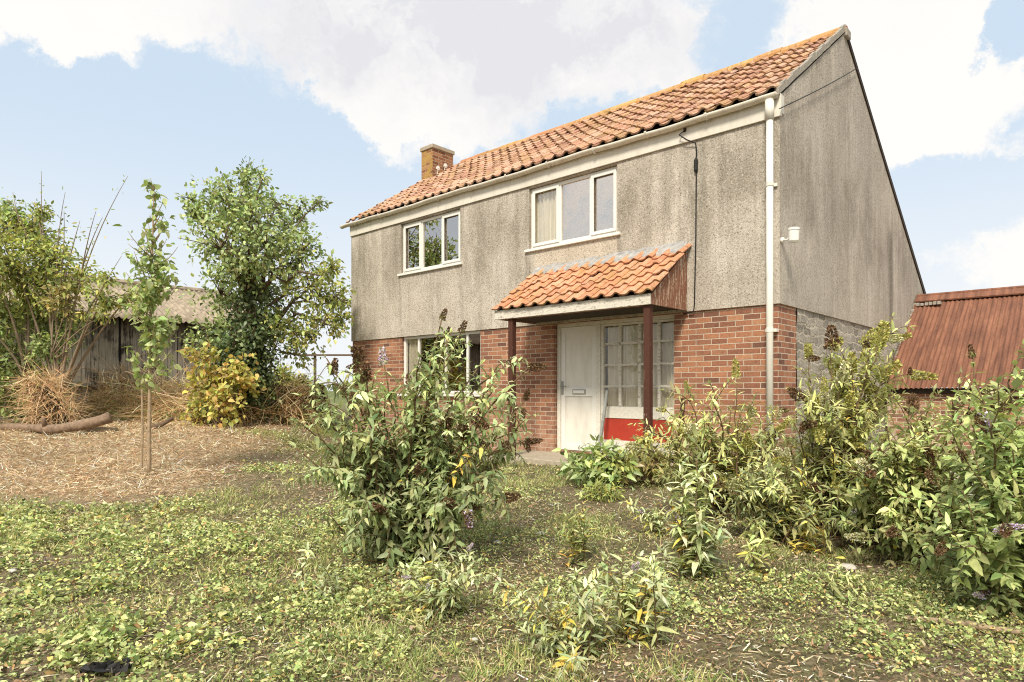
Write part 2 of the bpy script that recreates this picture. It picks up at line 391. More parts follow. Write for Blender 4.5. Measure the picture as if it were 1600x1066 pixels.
def bez(p0, p1, p2, n=12):
    t = np.linspace(0, 1, n)[:, None]
    return (1 - t) ** 2 * np.asarray(p0) + 2 * t * (1 - t) * np.asarray(p1) + t * t * np.asarray(p2)

BUD = [(.24, .295, .135), (.30, .345, .17), (.185, .23, .10), (.36, .39, .215), (.30, .32, .14), (.14, .18, .075)]
YEL = [(.50, .40, .09), (.42, .34, .08), (.40, .36, .10), (.48, .30, .07)]
SPV = {}
def spike_mesh(kind):
    if kind in SPV: return SPV[kind]
    out = []
    for v in range(3):
        n = 240; t = rng.random(n) ** 1.1; a = rng.random(n) * 6.283
        r = .019 * (1 - t) ** .6 * (.75 + .5 * rng.random(n)) + .004
        P = np.stack([r * np.cos(a), r * np.sin(a), t * .125], 1)
        A = np.stack([np.cos(a), np.sin(a), .3 + rng.random(n)], 1)
        c = {'brown': [(.10, .06, .033), (.15, .092, .05), (.06, .036, .022)], 'green': [(.25, .25, .075), (.32, .29, .10), (.18, .17, .06)],
             'purple': [(.42, .30, .52), (.5, .42, .6), (.16, .17, .09), (.22, .22, .12)], 'white': [(.40, .38, .27), (.33, .31, .19), (.22, .22, .11)]}[kind]
        Lv = Leaves(); Lv.add(TQ, P, A, rnd(n), .017, .011, .2, pal(n, c, .2))
        st = Leaves(); 
        m = Lv
        ax = np.zeros((6, 3)); ax[:, 2] = np.linspace(0, .12, 6)
        Lv.add(TB, np.zeros((3, 3)), np.tile(UP, (3, 1)), np.array([[1, 0, 0], [0, 1, 0], [.7, .7, 0.]]), .13, .012, 0, pal(3, c, .1))
        out.append(mesh_np('flower_spike', np.concatenate(m.V), [np.concatenate(m.F3), np.concatenate(m.F4)], np.concatenate(m.c)))
    SPV[kind] = out
    return out
def put_spike(parent, p, d, kind, s=1.0):
    m = random.choice(spike_mesh(kind))
    o = link('flower_spike', m, M['spike'], parent)
    o.location = [float(x) for x in p]; o.rotation_euler = Vector(d).to_track_quat('Z', 'Y').to_euler()
    q = s * random.uniform(.6, 1.2); o.scale = (q * random.uniform(.85, 1.25), q * random.uniform(.85, 1.25), q)
    return o
def buddleia(label, base, tips, name='buddleia_bush', llen=.13, lw=.3, cols=BUD, yellow=.05, side=5, group=None, spikes=('brown',), spike_p=.6, start=.22,
             droop=.55, r0=.009, spike_s=1.0, step=.055, cat='bush', lowdark=.5, smat=None, mat=None, sidelen=(.12, .32), fill=.9, hang=.0):
    """tips: world points the main shoots reach; each shoot arches up from the base and carries paired hanging leaves"""
    base = np.asarray(base, float)
    root = thing(name, label, cat, base, 0, group)
    tips = list(tips); k0 = len(tips)
    for _ in range(int(k0 * fill)):
        i, j = rng.integers(0, k0, 2); f = rng.uniform(.2, .8); tips.append((tips[i] * f + tips[j] * (1 - f)) * [1, 1, 1] + rng.normal(0, .07, 3) * [1, 1.6, 1])
    stems = MB(); YS = []; TN = []; cur = [0, 1.0]; PP = []; AA = []; NN = []; LL = []; DK = []; SPK = []
    top = max(t[2] for t in tips) - base[2]
    def leaves_on(pts, u0, stp, ll):
        seg = np.linalg.norm(np.diff(pts, axis=0), axis=1); s = np.concatenate([[0], np.cumsum(seg)]); tot = s[-1]
        d = u0 * tot; k = 0
        while d < tot:
            p = np.array([np.interp(d, s, pts[:, i]) for i in range(3)])
            i = min(np.searchsorted(s, d), len(pts) - 1); T = unit(pts[i] - pts[max(i - 1, 0)])
            a = (k % 2) * 1.57 + rng.normal(0, .35)
            ref = np.cross(T, [.3, .2, 1.]); ref = unit(ref); w = np.cross(T, ref)
            sd = math.cos(a) * ref + math.sin(a) * w
            q = 1 - .45 * (d / tot) ** 2
            for g in (1, -1):
                A = g * sd + T * rng.uniform(.25, .8) + UP * (rng.uniform(-.5, .25) - hang * rng.uniform(.4, 1.8))
                PP.append(p); AA.append(A); NN.append(UP + .5 * T + rng.normal(0, .25, 3)); LL.append(ll * q * rng.uniform(.55, 1.2)); DK.append(p[2] - base[2]); YS.append(cur[0]); TN.append(cur[1])
            k += 1; d += stp * rng.uniform(.7, 1.4)
        # tuft at the tip
        T = unit(pts[-1] - pts[-2])
        for g in range(3):
            PP.append(pts[-1]); AA.append(T + rng.normal(0, .35, 3)); NN.append(UP + rng.normal(0, .3, 3)); LL.append(ll * .5); DK.append(pts[-1][2] - base[2]); YS.append(0); TN.append(cur[1])
    for tp in tips:
        tp = np.asarray(tp, float)
        b = base + np.array([rng.normal(0, .05), rng.normal(0, .05), -.03])
        ln = np.linalg.norm(tp - b)
        c1 = b + (tp - b) * .35 + UP * ln * rng.uniform(.12, .34) + rng.normal(0, .05, 3) * ln
        pts = bez(b, c1, tp, 12); pts[1:-1] += rng.normal(0, .008, (10, 3)) * ln
        stems.tube(pts, np.linspace(r0, r0 * .3, 12) * (.6 + .5 * ln), 5)
        cur[0] = float(rng.random() < yellow * 1.6); cur[1] = rng.uniform(.72, 1.25)
        leaves_on(pts, start, step, llen)
        cur[0] = 0.0
        T = unit(pts[-1] - pts[-3])
        if rng.random() < spike_p * .55: SPK.append((pts[-1], T + UP * rng.normal(-.1, .25)))
        for k in range(side):
            u = rng.uniform(.3, .95); i = int(u * 11); p = pts[i]; Tt = unit(pts[min(i + 1, 11)] - pts[i - 1])
            dr = unit(np.cross(Tt, rnd(1)[0]) + Tt * .7 + UP * .35); l2 = rng.uniform(*sidelen)
            e = p + dr * l2 - UP * l2 * droop * rng.uniform(.0, .8)
            sp = bez(p, p + dr * l2 * .6 + UP * l2 * .15, e, 6)
            stems.tube(sp, np.linspace(r0 * .4, r0 * .2, 6), 4)
            cur[1] *= rng.uniform(.85, 1.16)
            leaves_on(sp, .15, step * .8, llen * .85)
            if rng.random() < spike_p * .06: SPK.append((e, unit(sp[-1] - sp[-2]) - UP * rng.uniform(0, .6)))
    n = len(PP); P = np.array(PP); A = unit(np.array(AA)); N = np.array(NN); L = np.array(LL); D = np.array(DK)
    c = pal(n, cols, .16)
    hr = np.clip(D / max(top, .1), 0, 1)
    c *= ((1 - lowdark) + lowdark * np.clip(hr * 1.5, 0, 1))[:, None]  # leaves low in the bush darkened, its inner shade painted into their colour
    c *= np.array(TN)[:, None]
    y = rng.random(n) < np.where(np.array(YS) > 0, .75, yellow * .12) * (1.35 - hr); c[y] = pal(int(y.sum()), YEL, .15)
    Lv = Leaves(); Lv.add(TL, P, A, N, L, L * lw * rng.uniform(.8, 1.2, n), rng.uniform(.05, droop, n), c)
    stems.v = [tuple(np.array(v) - base) for v in stems.v]
    stems.build('stems', smat or M['stalk'], root, smooth=True)
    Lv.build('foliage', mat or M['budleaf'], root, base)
    for p, d in SPK:
        for g in range(random.choice((1, 1, 2, 3))): put_spike(root, p - base, unit(np.asarray(d) + rng.normal(0, .45 * g, 3)), random.choice(spikes), spike_s * (1 - .12 * g))
    return root

def crown(blobs, n_per, Lf, cols, Yc, dens=1.0, flat=.8, lw=.55, curl=.3, up=.5, dark=.4):
    """leaf clumps spread through a crown made of blobs (x, y, z, r, weight, colour set)"""
    Lv = Leaves(); tw = []
    for (x, y, z, r, w, ci) in blobs:
        k = max(3, int(14 * w * dens)); cc = cols[ci]
        ctr = np.array([x, y, z])
        for _ in range(k):
            far = rng.random() < .22
            q = ctr + rnd(1)[0] * r * (rng.uniform(1.0, 1.45) if far else rng.random() ** .45)
            tw.append((ctr, q))
            m = int(n_per * rng.uniform(.5, 1.4) * (.45 if far else 1))
            P = q + rng.normal(0, .16, (m, 3)) * r ** .5 * np.array([1, 1, flat])
            A = rnd(m) + (P - ctr) / r * .8 - UP * .35
            N = UP * up + rnd(m) * .6 + np.array([0, -.2, 0])
            L = Lf * rng.uniform(.6, 1.3, m)
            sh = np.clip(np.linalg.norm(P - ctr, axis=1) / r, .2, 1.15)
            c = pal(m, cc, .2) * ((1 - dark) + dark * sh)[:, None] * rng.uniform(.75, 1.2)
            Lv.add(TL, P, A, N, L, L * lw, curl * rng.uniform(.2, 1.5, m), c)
    return Lv, tw
def in_px(blobs, Yc, dr=.5):
    out = []
    for (px, py, r, w, ci) in blobs:
        Y = Yc + rng.uniform(-dr, dr) * 1.0; p = at(px, py, Y)
        out.append((p[0], p[1], p[2], r / F * Y, w, ci))
    return out

# ------------------------------------------------------------------ ground
def make_ground():
    def axis(a, b, st, far):
        f = np.arange(a, b + 1e-6, st); e = np.array([1, 2.5, 6, 14, 30, 70, 160, far]); return np.concatenate([(a - e)[::-1], f, b + e])
    xs = axis(-16, 11, .14, 500); ys = axis(-4, 22, .14, 600)
    X, Y = np.meshgrid(xs, ys); Z = hgt(X, Y)
    V = np.stack([X, Y, Z], -1).reshape(-1, 3); nx = len(xs); ny = len(ys)
    i = (np.arange(ny - 1)[:, None] * nx + np.arange(nx - 1)[None]).ravel()
    o = link('ground', mesh_np('ground', V, [np.stack([i, i + 1, i + nx + 1, i + nx], 1)], None, True), M['ground'])
    o['kind'] = 'structure'
    # pale gravel drive that runs past the gable behind the bushes
    mb = MB(); n = 40
    yk = [-4.2 + 9.4 * k / n for k in range(n + 1)]; L = [hl(1.3 + max(0, -2.6 - v) * .9 + .12 * math.sin(v * 5), v) for v in yk]; Rr = [hl(5.5 + .35 * math.sin(v * 2), v) for v in yk]
    for k in range(n):
        qs = []
        for a, b in ((L[k], Rr[k]), (L[k + 1], Rr[k + 1])):
            row = [a + (b - a) * t for t in np.linspace(0, 1, 14)]
            qs.append([(p[0], p[1], float(hgt(p[0], p[1])) + .012) for p in row])
        for j in range(13): mb.quad(qs[0][j], qs[0][j + 1], qs[1][j + 1], qs[1][j])
    g = mb.build('gravel_drive', M['gravel'], smooth=True); g['kind'] = 'structure'
make_ground()

def straw_mask(x, y):
    n = (vnoise(x, y, .8, 31) - .5) * 1.5
    return sst(-.35, .55, -(x + 3.3) - .2 * (y - 7.2) + n) * sst(6.0, 6.9, y + n)
def free(x, y):
    a, b = to_hl(x, y)
    house = (a > -9.55) & (a < .05) & (b > -.03)
    slab = (a > -4.3) & (a < -1.1) & (b > -1.08) & (b <= 0)
    out = (a > 0) & (b > 5.15)
    return ~(house | slab | out)
def sample(n, y0=1.5, y1=15.5, e=1.35):
    t = np.linspace(y0, y1, 800); w = t ** (1 - e) ; cdf = np.cumsum(w); cdf /= cdf[-1]
    y = np.interp(rng.random(n), cdf, t); x = (rng.random(n) * 2 - 1) * (.9 * y + .7)
    k = free(x, y); return x[k], y[k]
def stuff(name, Lv, mat):
    o = Lv.build(name, mat); o['kind'] = 'stuff'; return o
def ground_cover():
    global PB
    PB = 2.0
    # low leafy weeds
    x, y = sample(480000)
    d = fbm(x, y, 1.1, 50) + .22 * (1 - sst(-1.8, .6, x)) * (1 - sst(5.5, 7, y)) - .06 + .11 * sst(-.2, 1.2, x) * (1 - sst(5, 7, y))
    tf = vnoise(x, y, .17, 201)
    k = rng.random(len(x)) < sst(.40, .62, d) * (1 - straw_mask(x, y)) * (.22 + .78 * sst(.33, .56, tf)); x, y, tf = x[k], y[k], tf[k]; n = len(x)
    big = vnoise(x, y, .45, 61)
    s = (.0075 + .014 * rng.random(n) ** 2 * (.5 + big)) * (1 + .07 * y) * np.where(x < -.4, 1.1, .85)
    z = hgt(x, y) + .006 + rng.random(n) * (.012 + .085 * sst(.35, .85, tf)) * (.6 + .8 * fbm(x, y, .5, 9))
    A = np.stack([rng.normal(size=n), rng.normal(size=n), rng.normal(0, .35, n)], 1)
    N = UP + rng.normal(0, .62, (n, 3)) + np.array([0, -.15, 0])
    c = pal(n, [(.27, .31, .13), (.205, .245, .09), (.13, .16, .055), (.34, .365, .18), (.31, .30, .13), (.075, .095, .035)], .2)
    c *= (.7 + .6 * fbm(x, y, .7, 77))[:, None]
    br = rng.random(n) < .07; c[br] = pal(int(br.sum()), [(.38, .27, .12), (.26, .15, .07), (.48, .38, .12)], .2)
    Lv = Leaves(); P = np.stack([x, y, z], 1)
    h = rng.random(n) < .5
    Lv.add(TR, P[h], A[h], N[h], s[h] * 1.05, s[h] * .95, rng.uniform(-.1, .3, int(h.sum())), c[h])
    h = ~h; Lv.add(TL, P[h], A[h], N[h], s[h] * 1.5, s[h] * .62, rng.uniform(0, .5, int(h.sum())), c[h])
    x, y = sample(430000, 1.5, 12)
    d = fbm(x, y, .8, 140); tf = vnoise(x, y, .1, 215)
    k = rng.random(len(x)) < (.25 + .7 * sst(.42, .6, d)) * (.3 + .7 * sst(.3, .6, tf)) * (1 - .97 * straw_mask(x, y)); x, y, d = x[k], y[k], d[k]; n = len(x)
    s = rng.uniform(.006, .013, n) * (1 + .10 * y)
    c = pal(n, [(.16, .18, .075), (.12, .135, .05), (.21, .22, .10), (.17, .135, .08), (.10, .085, .05)], .15) * (.75 + .5 * fbm(x, y, .6, 79))[:, None]
    Lv.add(TQ, np.stack([x, y, hgt(x, y) + .004 + rng.uniform(0, .022, n)], 1), np.stack([rng.normal(size=n), rng.normal(size=n), rng.normal(.35, .5, n)], 1), UP + rng.normal(0, .5, (n, 3)), s, s * .5, rng.uniform(0, .4, n), c)
    stuff('leafy_weeds', Lv, M['weed'])
    # short rough grass
    x, y = sample(330000)
    d = fbm(x, y, 1.3, 90) + .05
    tf = vnoise(x, y, .13, 207); fgd = (1 - sst(5.0, 7.5, y)) * .05
    k = rng.random(len(x)) < sst(.42, .68, d - fgd) * (1 - .97 * straw_mask(x, y)) * (.12 + .88 * sst(.38, .62, tf)); x, y, tf = x[k], y[k], tf[k]; n = len(x)
    L = (.018 + .042 * rng.random(n) * (.4 + 1.1 * sst(.4, .9, tf))) * (1 + .04 * y)
    lush = sst(11, 13, y) * (x < -3.2); L *= 1 + .8 * lush
    A = np.stack([rng.normal(0, .6, n), rng.normal(0, .6, n), .35 + rng.random(n)], 1)
    c = pal(n, [(.20, .235, .08), (.15, .185, .06), (.27, .27, .12), (.10, .13, .04), (.34, .29, .16)], .18)
    c *= (.75 + .5 * fbm(x, y, .9, 78))[:, None]
    c = c * (1 - lush[:, None] * .6) + np.array([.27, .31, .08]) * lush[:, None] * .6
    Lv = Leaves(); Lv.add(TB, np.stack([x, y, hgt(x, y)], 1), A, rnd(n) + np.array([0, -.8, .2]), L, .0035 * (1 + .12 * y), rng.uniform(.1, .7, n), c)
    stuff('grass', Lv, M['blade'])
    # dead grass and stalks lying on the soil
    x, y = sample(240000, 1.5, 15)
    sm = straw_mask(x, y)
    k = rng.random(len(x)) < np.clip(.10 + .36 * sst(.46, .66, fbm(x, y, .9, 95)) + 1.0 * sm, 0, 1); x, y = x[k], y[k]; n = len(x); sm = sm[k]
    L = (.02 + .10 * rng.random(n) ** 2.2) * (1 + .03 * y + .2 * sm) * (.5 + .5 * sm)
    A = np.stack([rng.normal(0, 1, n), rng.normal(0, .8, n), np.abs(rng.normal(.05, .25, n))], 1)
    c = pal(n, [(.41, .31, .195), (.32, .225, .135), (.50, .40, .27), (.20, .13, .075), (.36, .22, .12), (.60, .50, .36)], .2)
    c *= (.78 + (1 - sm) * -.05)[:, None] * (.75 + .5 * fbm(x, y, .8, 79))[:, None]
    Lv = Leaves(); Lv.add(TB, np.stack([x, y, hgt(x, y) + .006 + .035 * rng.random(n) * (.4 + sm)], 1), A, UP + rng.normal(0, .5, (n, 3)), L, .0042 * (1 + .10 * y), rng.uniform(-.2, .4, n), c)
    stuff('dead_grass', Lv, M['dry'])
    # fallen brown leaves
    x, y = sample(70000, 1.5, 13)
    k = rng.random(len(x)) < .25 + .6 * sst(.5, .65, fbm(x, y, 1.0, 97)); x, y = x[k], y[k]; n = len(x)
    s = (.006 + .014 * rng.random(n) ** 2) * (1 + .05 * y)
    Lv = Leaves(); Lv.add(TL, np.stack([x, y, hgt(x, y) + .012 + .02 * rng.random(n)], 1), rng.normal(size=(n, 3)) * [1, 1, .3], UP + rng.normal(0, .5, (n, 3)), s * 1.6, s * .7,
           rng.uniform(-.3, .6, n), pal(n, [(.12, .08, .05), (.17, .12, .075), (.24, .18, .11), (.07, .05, .035), (.32, .27, .18)], .2))
    stuff('leaf_litter', Lv, M['dry'])
ground_cover()
PB = 1.9

# ------------------------------------------------------------------ the house
HOUSE = thing('house', 'two storey farmhouse with grey roughcast upper floor, red brick lower floor and orange pantile roof', 'house', (HC[0], HC[1], 0), -HA)
W, D, BZ, EZ = 9.47, 8.64, 2.21, 4.82
RS, RZ = 2.74, 6.72

def wall_grid(mb, x0, x1, z0, z1, y, holes, depth):
    xs = sorted({x0, x1, *[h[0] for h in holes], *[h[1] for h in holes]}); zs = sorted({z0, z1, *[h[2] for h in holes], *[h[3] for h in holes]})
    for a, b in zip(xs, xs[1:]):
        for c, d in zip(zs, zs[1:]):
            if not any(h[0] <= a and b <= h[1] and h[2] <= c and d <= h[3] for h in holes):
                mb.quad((a, y, c), (b, y, c), (b, y, d), (a, y, d))
    for (a, b, c, d) in holes:
        mb.quad((a, y, c), (a, y + depth, c), (a, y + depth, d), (a, y, d)); mb.quad((b, y, c), (b, y, d), (b, y + depth, d), (b, y + depth, c))
        if d < z1: mb.quad((a, y, d), (a, y + depth, d), (b, y + depth, d), (b, y, d))
        if c > z0: mb.quad((a, y, c), (b, y, c), (b, y + depth, c), (a, y + depth, c))
    return mb
LOWWIN = (-7.685, -5.37, 1.03, BZ); DOOR = (-3.66, -1.465, -.1, BZ - .012)
WL = (-7.685, -5.884, 3.5, 4.53); WR = (-4.177, -2.40, 3.49, 4.53)
mb = MB(); wall_grid(mb, -W, 0, -.1, BZ, 0, [LOWWIN, DOOR], .14)
mb.quad((0, 0, -.1), (0, .64, -.1), (0, .64, BZ), (0, 0, BZ))
mb.quad((-W, 0, -.1), (-W, 0, BZ), (-W, D, BZ), (-W, D, -.1)); mb.quad((0, D, -.1), (-W, D, -.1), (-W, D, BZ), (0, D, BZ))
mb.build('brick_wall', M['brick'], HOUSE)
# stone part of the gable, laid a little unevenly
mb = MB(); ny, nz = 46, 26
P = [[(-.012 + .03 * float(vnoise(j * .9, k * .9, 1.7, 3)) , .64 + (D - .64) * j / ny, -.1 + (BZ + .1) * k / nz) for k in range(nz + 1)] for j in range(ny + 1)]
for j in range(ny):
    for k in range(nz): mb.quad(P[j][k], P[j + 1][k], P[j + 1][k + 1], P[j][k + 1])
mb.build('stone_gable_base', M['stone'], HOUSE, smooth=True)
# roughcast upper walls, standing proud of the brick
o_ = .03
mb = MB(); wall_grid(mb, -W - .01, o_, BZ - .01, EZ, -o_, [WL, WR], .15)
mb.quad((-W - .01, -o_, BZ - .01), (-W - .01, .0, BZ - .01), (o_, .0, BZ - .01), (o_, -o_, BZ - .01))
gp_ = [(o_, -o_, BZ - .01), (o_, D, BZ - .01), (o_, D, 3.25), (o_, RS, RZ + .02), (o_, -o_, EZ)]
mb.poly(gp_); mb.poly([(-W - .01, y, z) for (_, y, z) in gp_][::-1])
mb.quad((o_, 0, BZ - .01), (.0, 0, BZ - .01), (.0, D, BZ - .01), (o_, D, BZ - .01))
mb.quad((o_, D, BZ - .01), (-W - .01, D, BZ - .01), (-W - .01, D, 3.25), (o_, D, 3.25))
mb.build('roughcast_wall', M['render'], HOUSE)
# floors and partitions seen through the glass
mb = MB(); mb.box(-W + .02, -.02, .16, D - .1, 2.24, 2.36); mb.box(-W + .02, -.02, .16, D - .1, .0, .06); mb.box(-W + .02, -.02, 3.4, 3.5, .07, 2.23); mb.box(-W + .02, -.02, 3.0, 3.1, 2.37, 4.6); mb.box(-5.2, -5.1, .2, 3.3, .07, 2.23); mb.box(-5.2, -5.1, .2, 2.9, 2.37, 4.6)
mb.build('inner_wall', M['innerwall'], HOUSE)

# pantile roof
def pantiles(mb, x0, x1, y0, z0, y1, z1, pitch, rows, cols, lift=.0, sag=0.0, rs=1):
    """courses of S-shaped tiles, each tile its own curved plate with a lip"""
    rr = random.Random(rs)
    n = int(round((x1 - x0) / pitch)); pw = (x1 - x0) / n
    sl = np.array([0, y1 - y0, z1 - z0]); ln = np.linalg.norm(sl); sl /= ln; nr = np.array([0, -sl[2], sl[1]])
    g = ln / rows; m = 11
    prof = [(u, -.014 * math.sin(math.pi * u / .58) if u < .58 else .036 * math.sin(math.pi * (u - .58) / .44) ** .85) for u in [i / (m - 1) for i in range(m)]]
    for r in range(rows):
        for k in range(n):
            col = np.array(rr.choices(cols, k=1)[0]) * rr.uniform(.86, 1.12)
            dx = rr.gauss(0, .004); tl = rr.gauss(0, .004); sk = rr.gauss(0, .008); dl = rr.gauss(0, .007)
            a = np.array([x0 + k * pw + dx, y0, z0]) + sl * (r * g + dl)
            up = []; lo = []; lip = []
            sg = -sag * math.sin(math.pi * (k + .5) / n) * math.sin(math.pi * (r + .5) / rows)
            for u, h in prof:
                p = a + np.array([u * pw * 1.12, 0, 0]) + nr * (h + sg)
                lo.append(p + nr * (.034 + tl)); lip.append(p + nr * (.008 + tl) + sl * .004)
                up.append(p + sl * (g * 1.12) + np.array([sk, 0, 0]) + nr * (.004 + tl))
            vs = lip + lo + up
            fs = [(i, i + 1, m + i + 1, m + i) for i in range(m - 1)] + [(m + i, m + i + 1, 2 * m + i + 1, 2 * m + i) for i in range(m - 1)]
            fs += [(0, m, 2 * m), (m - 1, 3 * m - 1, 2 * m - 1)]
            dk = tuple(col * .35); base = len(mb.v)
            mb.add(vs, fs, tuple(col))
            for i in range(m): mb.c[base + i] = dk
    return mb
TC = [(.47, .265, .175), (.51, .29, .19), (.43, .23, .15), (.55, .35, .245), (.36, .19, .125), (.51, .33, .235), (.47, .285, .16)]
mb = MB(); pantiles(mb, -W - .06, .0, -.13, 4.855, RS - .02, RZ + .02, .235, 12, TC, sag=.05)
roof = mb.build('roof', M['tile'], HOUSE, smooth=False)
mb = MB(); mb.prism([(-W - .03, -.06, 4.84), (-W - .03, RS, RZ - .01), (-W - .03, RS, RZ - .09), (-W - .03, -.06, 4.76)], (W + .05, 0, 0)); mb.build('roof_underlay', M['dark'], roof)
mb = MB(); mb.prism([(-W - .05, RS, RZ + .05), (-W - .05, D + .12, 3.23), (-W - .05, D + .12, 3.13), (-W - .05, RS, RZ - .04)], (W + .10, 0, 0)); mb.build('rear_slope', M['dark'], roof)
mb = MB(); k = 0; x = -8.75; zr = RZ + .0
while x < .02:
    l = min(.46, .06 - x); j = random.gauss(0, .006)
    ring = [(math.cos(a) * .125, math.sin(a) * .115) for a in np.linspace(-.25, math.pi + .25, 10)]
    ins = [(u * .86, v * .86) for u, v in ring]
    col = tuple(np.array(random.choice([(.58, .31, .13), (.52, .25, .12), (.60, .36, .13), (.48, .22, .11)])) * random.uniform(.85, 1.1))
    pr = ring + ins[::-1]
    mb.prism([(x, RS + u, zr + v * 1.0 + j) for u, v in pr], (l - .006, 0, 0), col)
    x += .46
mb.build('ridge_tiles', M['tile'], roof)
mb = MB()
n = 22
for i in range(n):                                  # rough mortar verge along the gable
    a, b = i / n, (i + 1) / n; f = lambda t: np.array([0, -.12 + (RS + .04) * t, 4.80 + (RZ - 4.80) * t])
    p, q = f(a), f(b); w0 = random.uniform(.035, .05); h0 = random.uniform(.055, .085)
    mb.prism([p + [0, 0, 0], q + [0, 0, 0], q + [0, 0, h0 + .03], p + [0, 0, h0 + .03]], (w0 + .01, 0, 0))
mb.build('verge_mortar', M['mortar'], roof)
mb = MB(); mb.prism([(o_ - .01, RS + .06, RZ - .03), (o_ - .01, D + .12, 3.235), (o_ - .01, D + .12, 3.262), (o_ - .01, RS + .06, RZ + .0)], (.03, 0, 0)); mb.build('rear_verge', M['dark'], roof)
mb = MB(); mb.box(.0, .08, RS - .10, RS + .12, RZ - .08, RZ + .06); mb.build('ridge_end_mortar', M['mortar'], roof, bevel=.02)

# chimney
def mat_chim():
    t = NT('lichened_brick'); p, r, fac, mo = brick_nodes(t, [(0, (.17, .075, .045)), (.5, (.30, .13, .07)), (1, (.40, .2, .1))], jit=.01, msize=.014)
    n = t.noise(p, 6, 5, .65); n1 = t.noise(p, 40, 3, .6)
    c = t.mix(fac, r, (.42, .34, .24)); x, y, z = t.sep(p)
    side = t.ramp(t.ma('MULTIPLY', t.sep(t.n('ShaderNodeTexCoord').outputs['Normal'])[1], -1.0), [(0, .0), (.9, .35)])
    c = t.mix(t.ramp(t.ma('ADD', t.ma('MULTIPLY', n, .9), t.ma('MULTIPLY', side, .5)), [(.54, 0.0), (.66, .75)]), c, (.44, .28, .08))
    return t.pbr(c, .95, t.bump(t.ma('SUBTRACT', n1, fac), .6, .01), .1)
mb = MB(); mb.box(-9.42, -9.0, 1.95, 2.62, 5.6, 6.98); chim = mb.build('chimney', mat_chim(), HOUSE)
mb = MB(); mb.box(-9.45, -8.97, 1.92, 2.65, 6.985, 7.08); mb.build('chimney_cap', M['concrete'], chim, bevel=.012)
mb = MB(); mb.prism([(-9.46, 1.90, 6.03), (-9.46, 2.35, 6.36), (-9.46, 2.35, 6.52), (-9.46, 1.90, 6.24)], (.50, 0, 0)); mb.build('flashing', M['lead'], chim)
for (yy, zz) in ((2.06, 6.50), (2.30, 6.62)):
    mb = MB(); mb.tube([(-8.99, yy, zz), (-8.90, yy, zz)], .018, 8); mb.tube([(-8.93, yy, zz), (-8.915, yy, zz)], .055, 12); mb.tube([(-8.96, yy, zz - .16), (-8.95, yy, zz)], .012, 6)
    mb.build('insulator', M['upvc'], chim)

# fascia, gutter, downpipe
mb = MB(); mb.box(-W - .02, .055, -.062, -.033, 4.555, 4.835); mb.box(.031, .055, -.0325, .05, 4.60, 4.83); mb.build('fascia', M['fascia'], HOUSE, bevel=.004)
mb = MB(); n = 60; m = 9; rg = .058
xs = np.linspace(-9.72, .03, n); vs = []; fs = []
for i, x in enumerate(xs):
    dz = 4.812 + .008 * math.sin(i * .35) + .004 * math.sin(i * 1.1)
    for a in np.linspace(math.pi, 2 * math.pi, m): vs.append((x, -.125 + rg * math.cos(a), dz + rg * math.sin(a)))
    for a in np.linspace(2 * math.pi, math.pi, m): vs.append((x, -.125 + (rg - .006) * math.cos(a), dz + (rg - .006) * math.sin(a)))
k = 2 * m
fs = [(i * k + j, i * k + (j + 1) % k, (i + 1) * k + (j + 1) % k, (i + 1) * k + j) for i in range(n - 1) for j in range(k)]
for e in (0, n - 1): fs.append(tuple(e * k + j for j in range(m)))
mb.add(vs, fs); gut = mb.build('gutter', M['gutter'], HOUSE, smooth=True)
for x in np.arange(-9.2, 0, .92):
    mb = MB(); pr = [(-.125 + (rg + .008) * math.cos(a), 4.812 + (rg + .008) * math.sin(a)) for a in np.linspace(math.pi * .93, 2 * math.pi, 10)] + [(-.064, 4.812), (-.064, 4.70)]
    pr2 = [(-.125 + (rg + .001) * math.cos(a), 4.814 + (rg + .001) * math.sin(a)) for a in np.linspace(math.pi * .93, 2 * math.pi, 10)]
    for i in range(9): mb.prism([(x, *pr[i]), (x, *pr[i + 1]), (x, *pr2[i + 1]), (x, *pr2[i])], (.035, 0, 0))
    mb.box(x, x + .035, -.0645, -.0625 - .001, 4.70, 4.80); mb.build('gutter_bracket', M['gutter'], gut)
px0 = -.065; py0 = -.115
mb = MB(); mb.tube([(px0, py0 - .005, 4.76), (px0, py0 - .005, 4.52)], .056, 12); mb.tube([(px0, py0, 4.52), (px0, py0, .05)], .043, 14)
pipe = mb.build('downpipe', M['pipe'], HOUSE, smooth=True)
for z in (3.70, 1.86, .5):
    mb = MB(); mb.tube([(px0, py0, z - .025), (px0, py0, z + .025)], .049, 14); mb.box(px0 - .07, px0 + .07, -.062 if z > 2.2 else -.08, -.031 if z > 2.2 else -.001, z - .02, z + .02); mb.build('pipe_clip', M['pipe'], pipe)

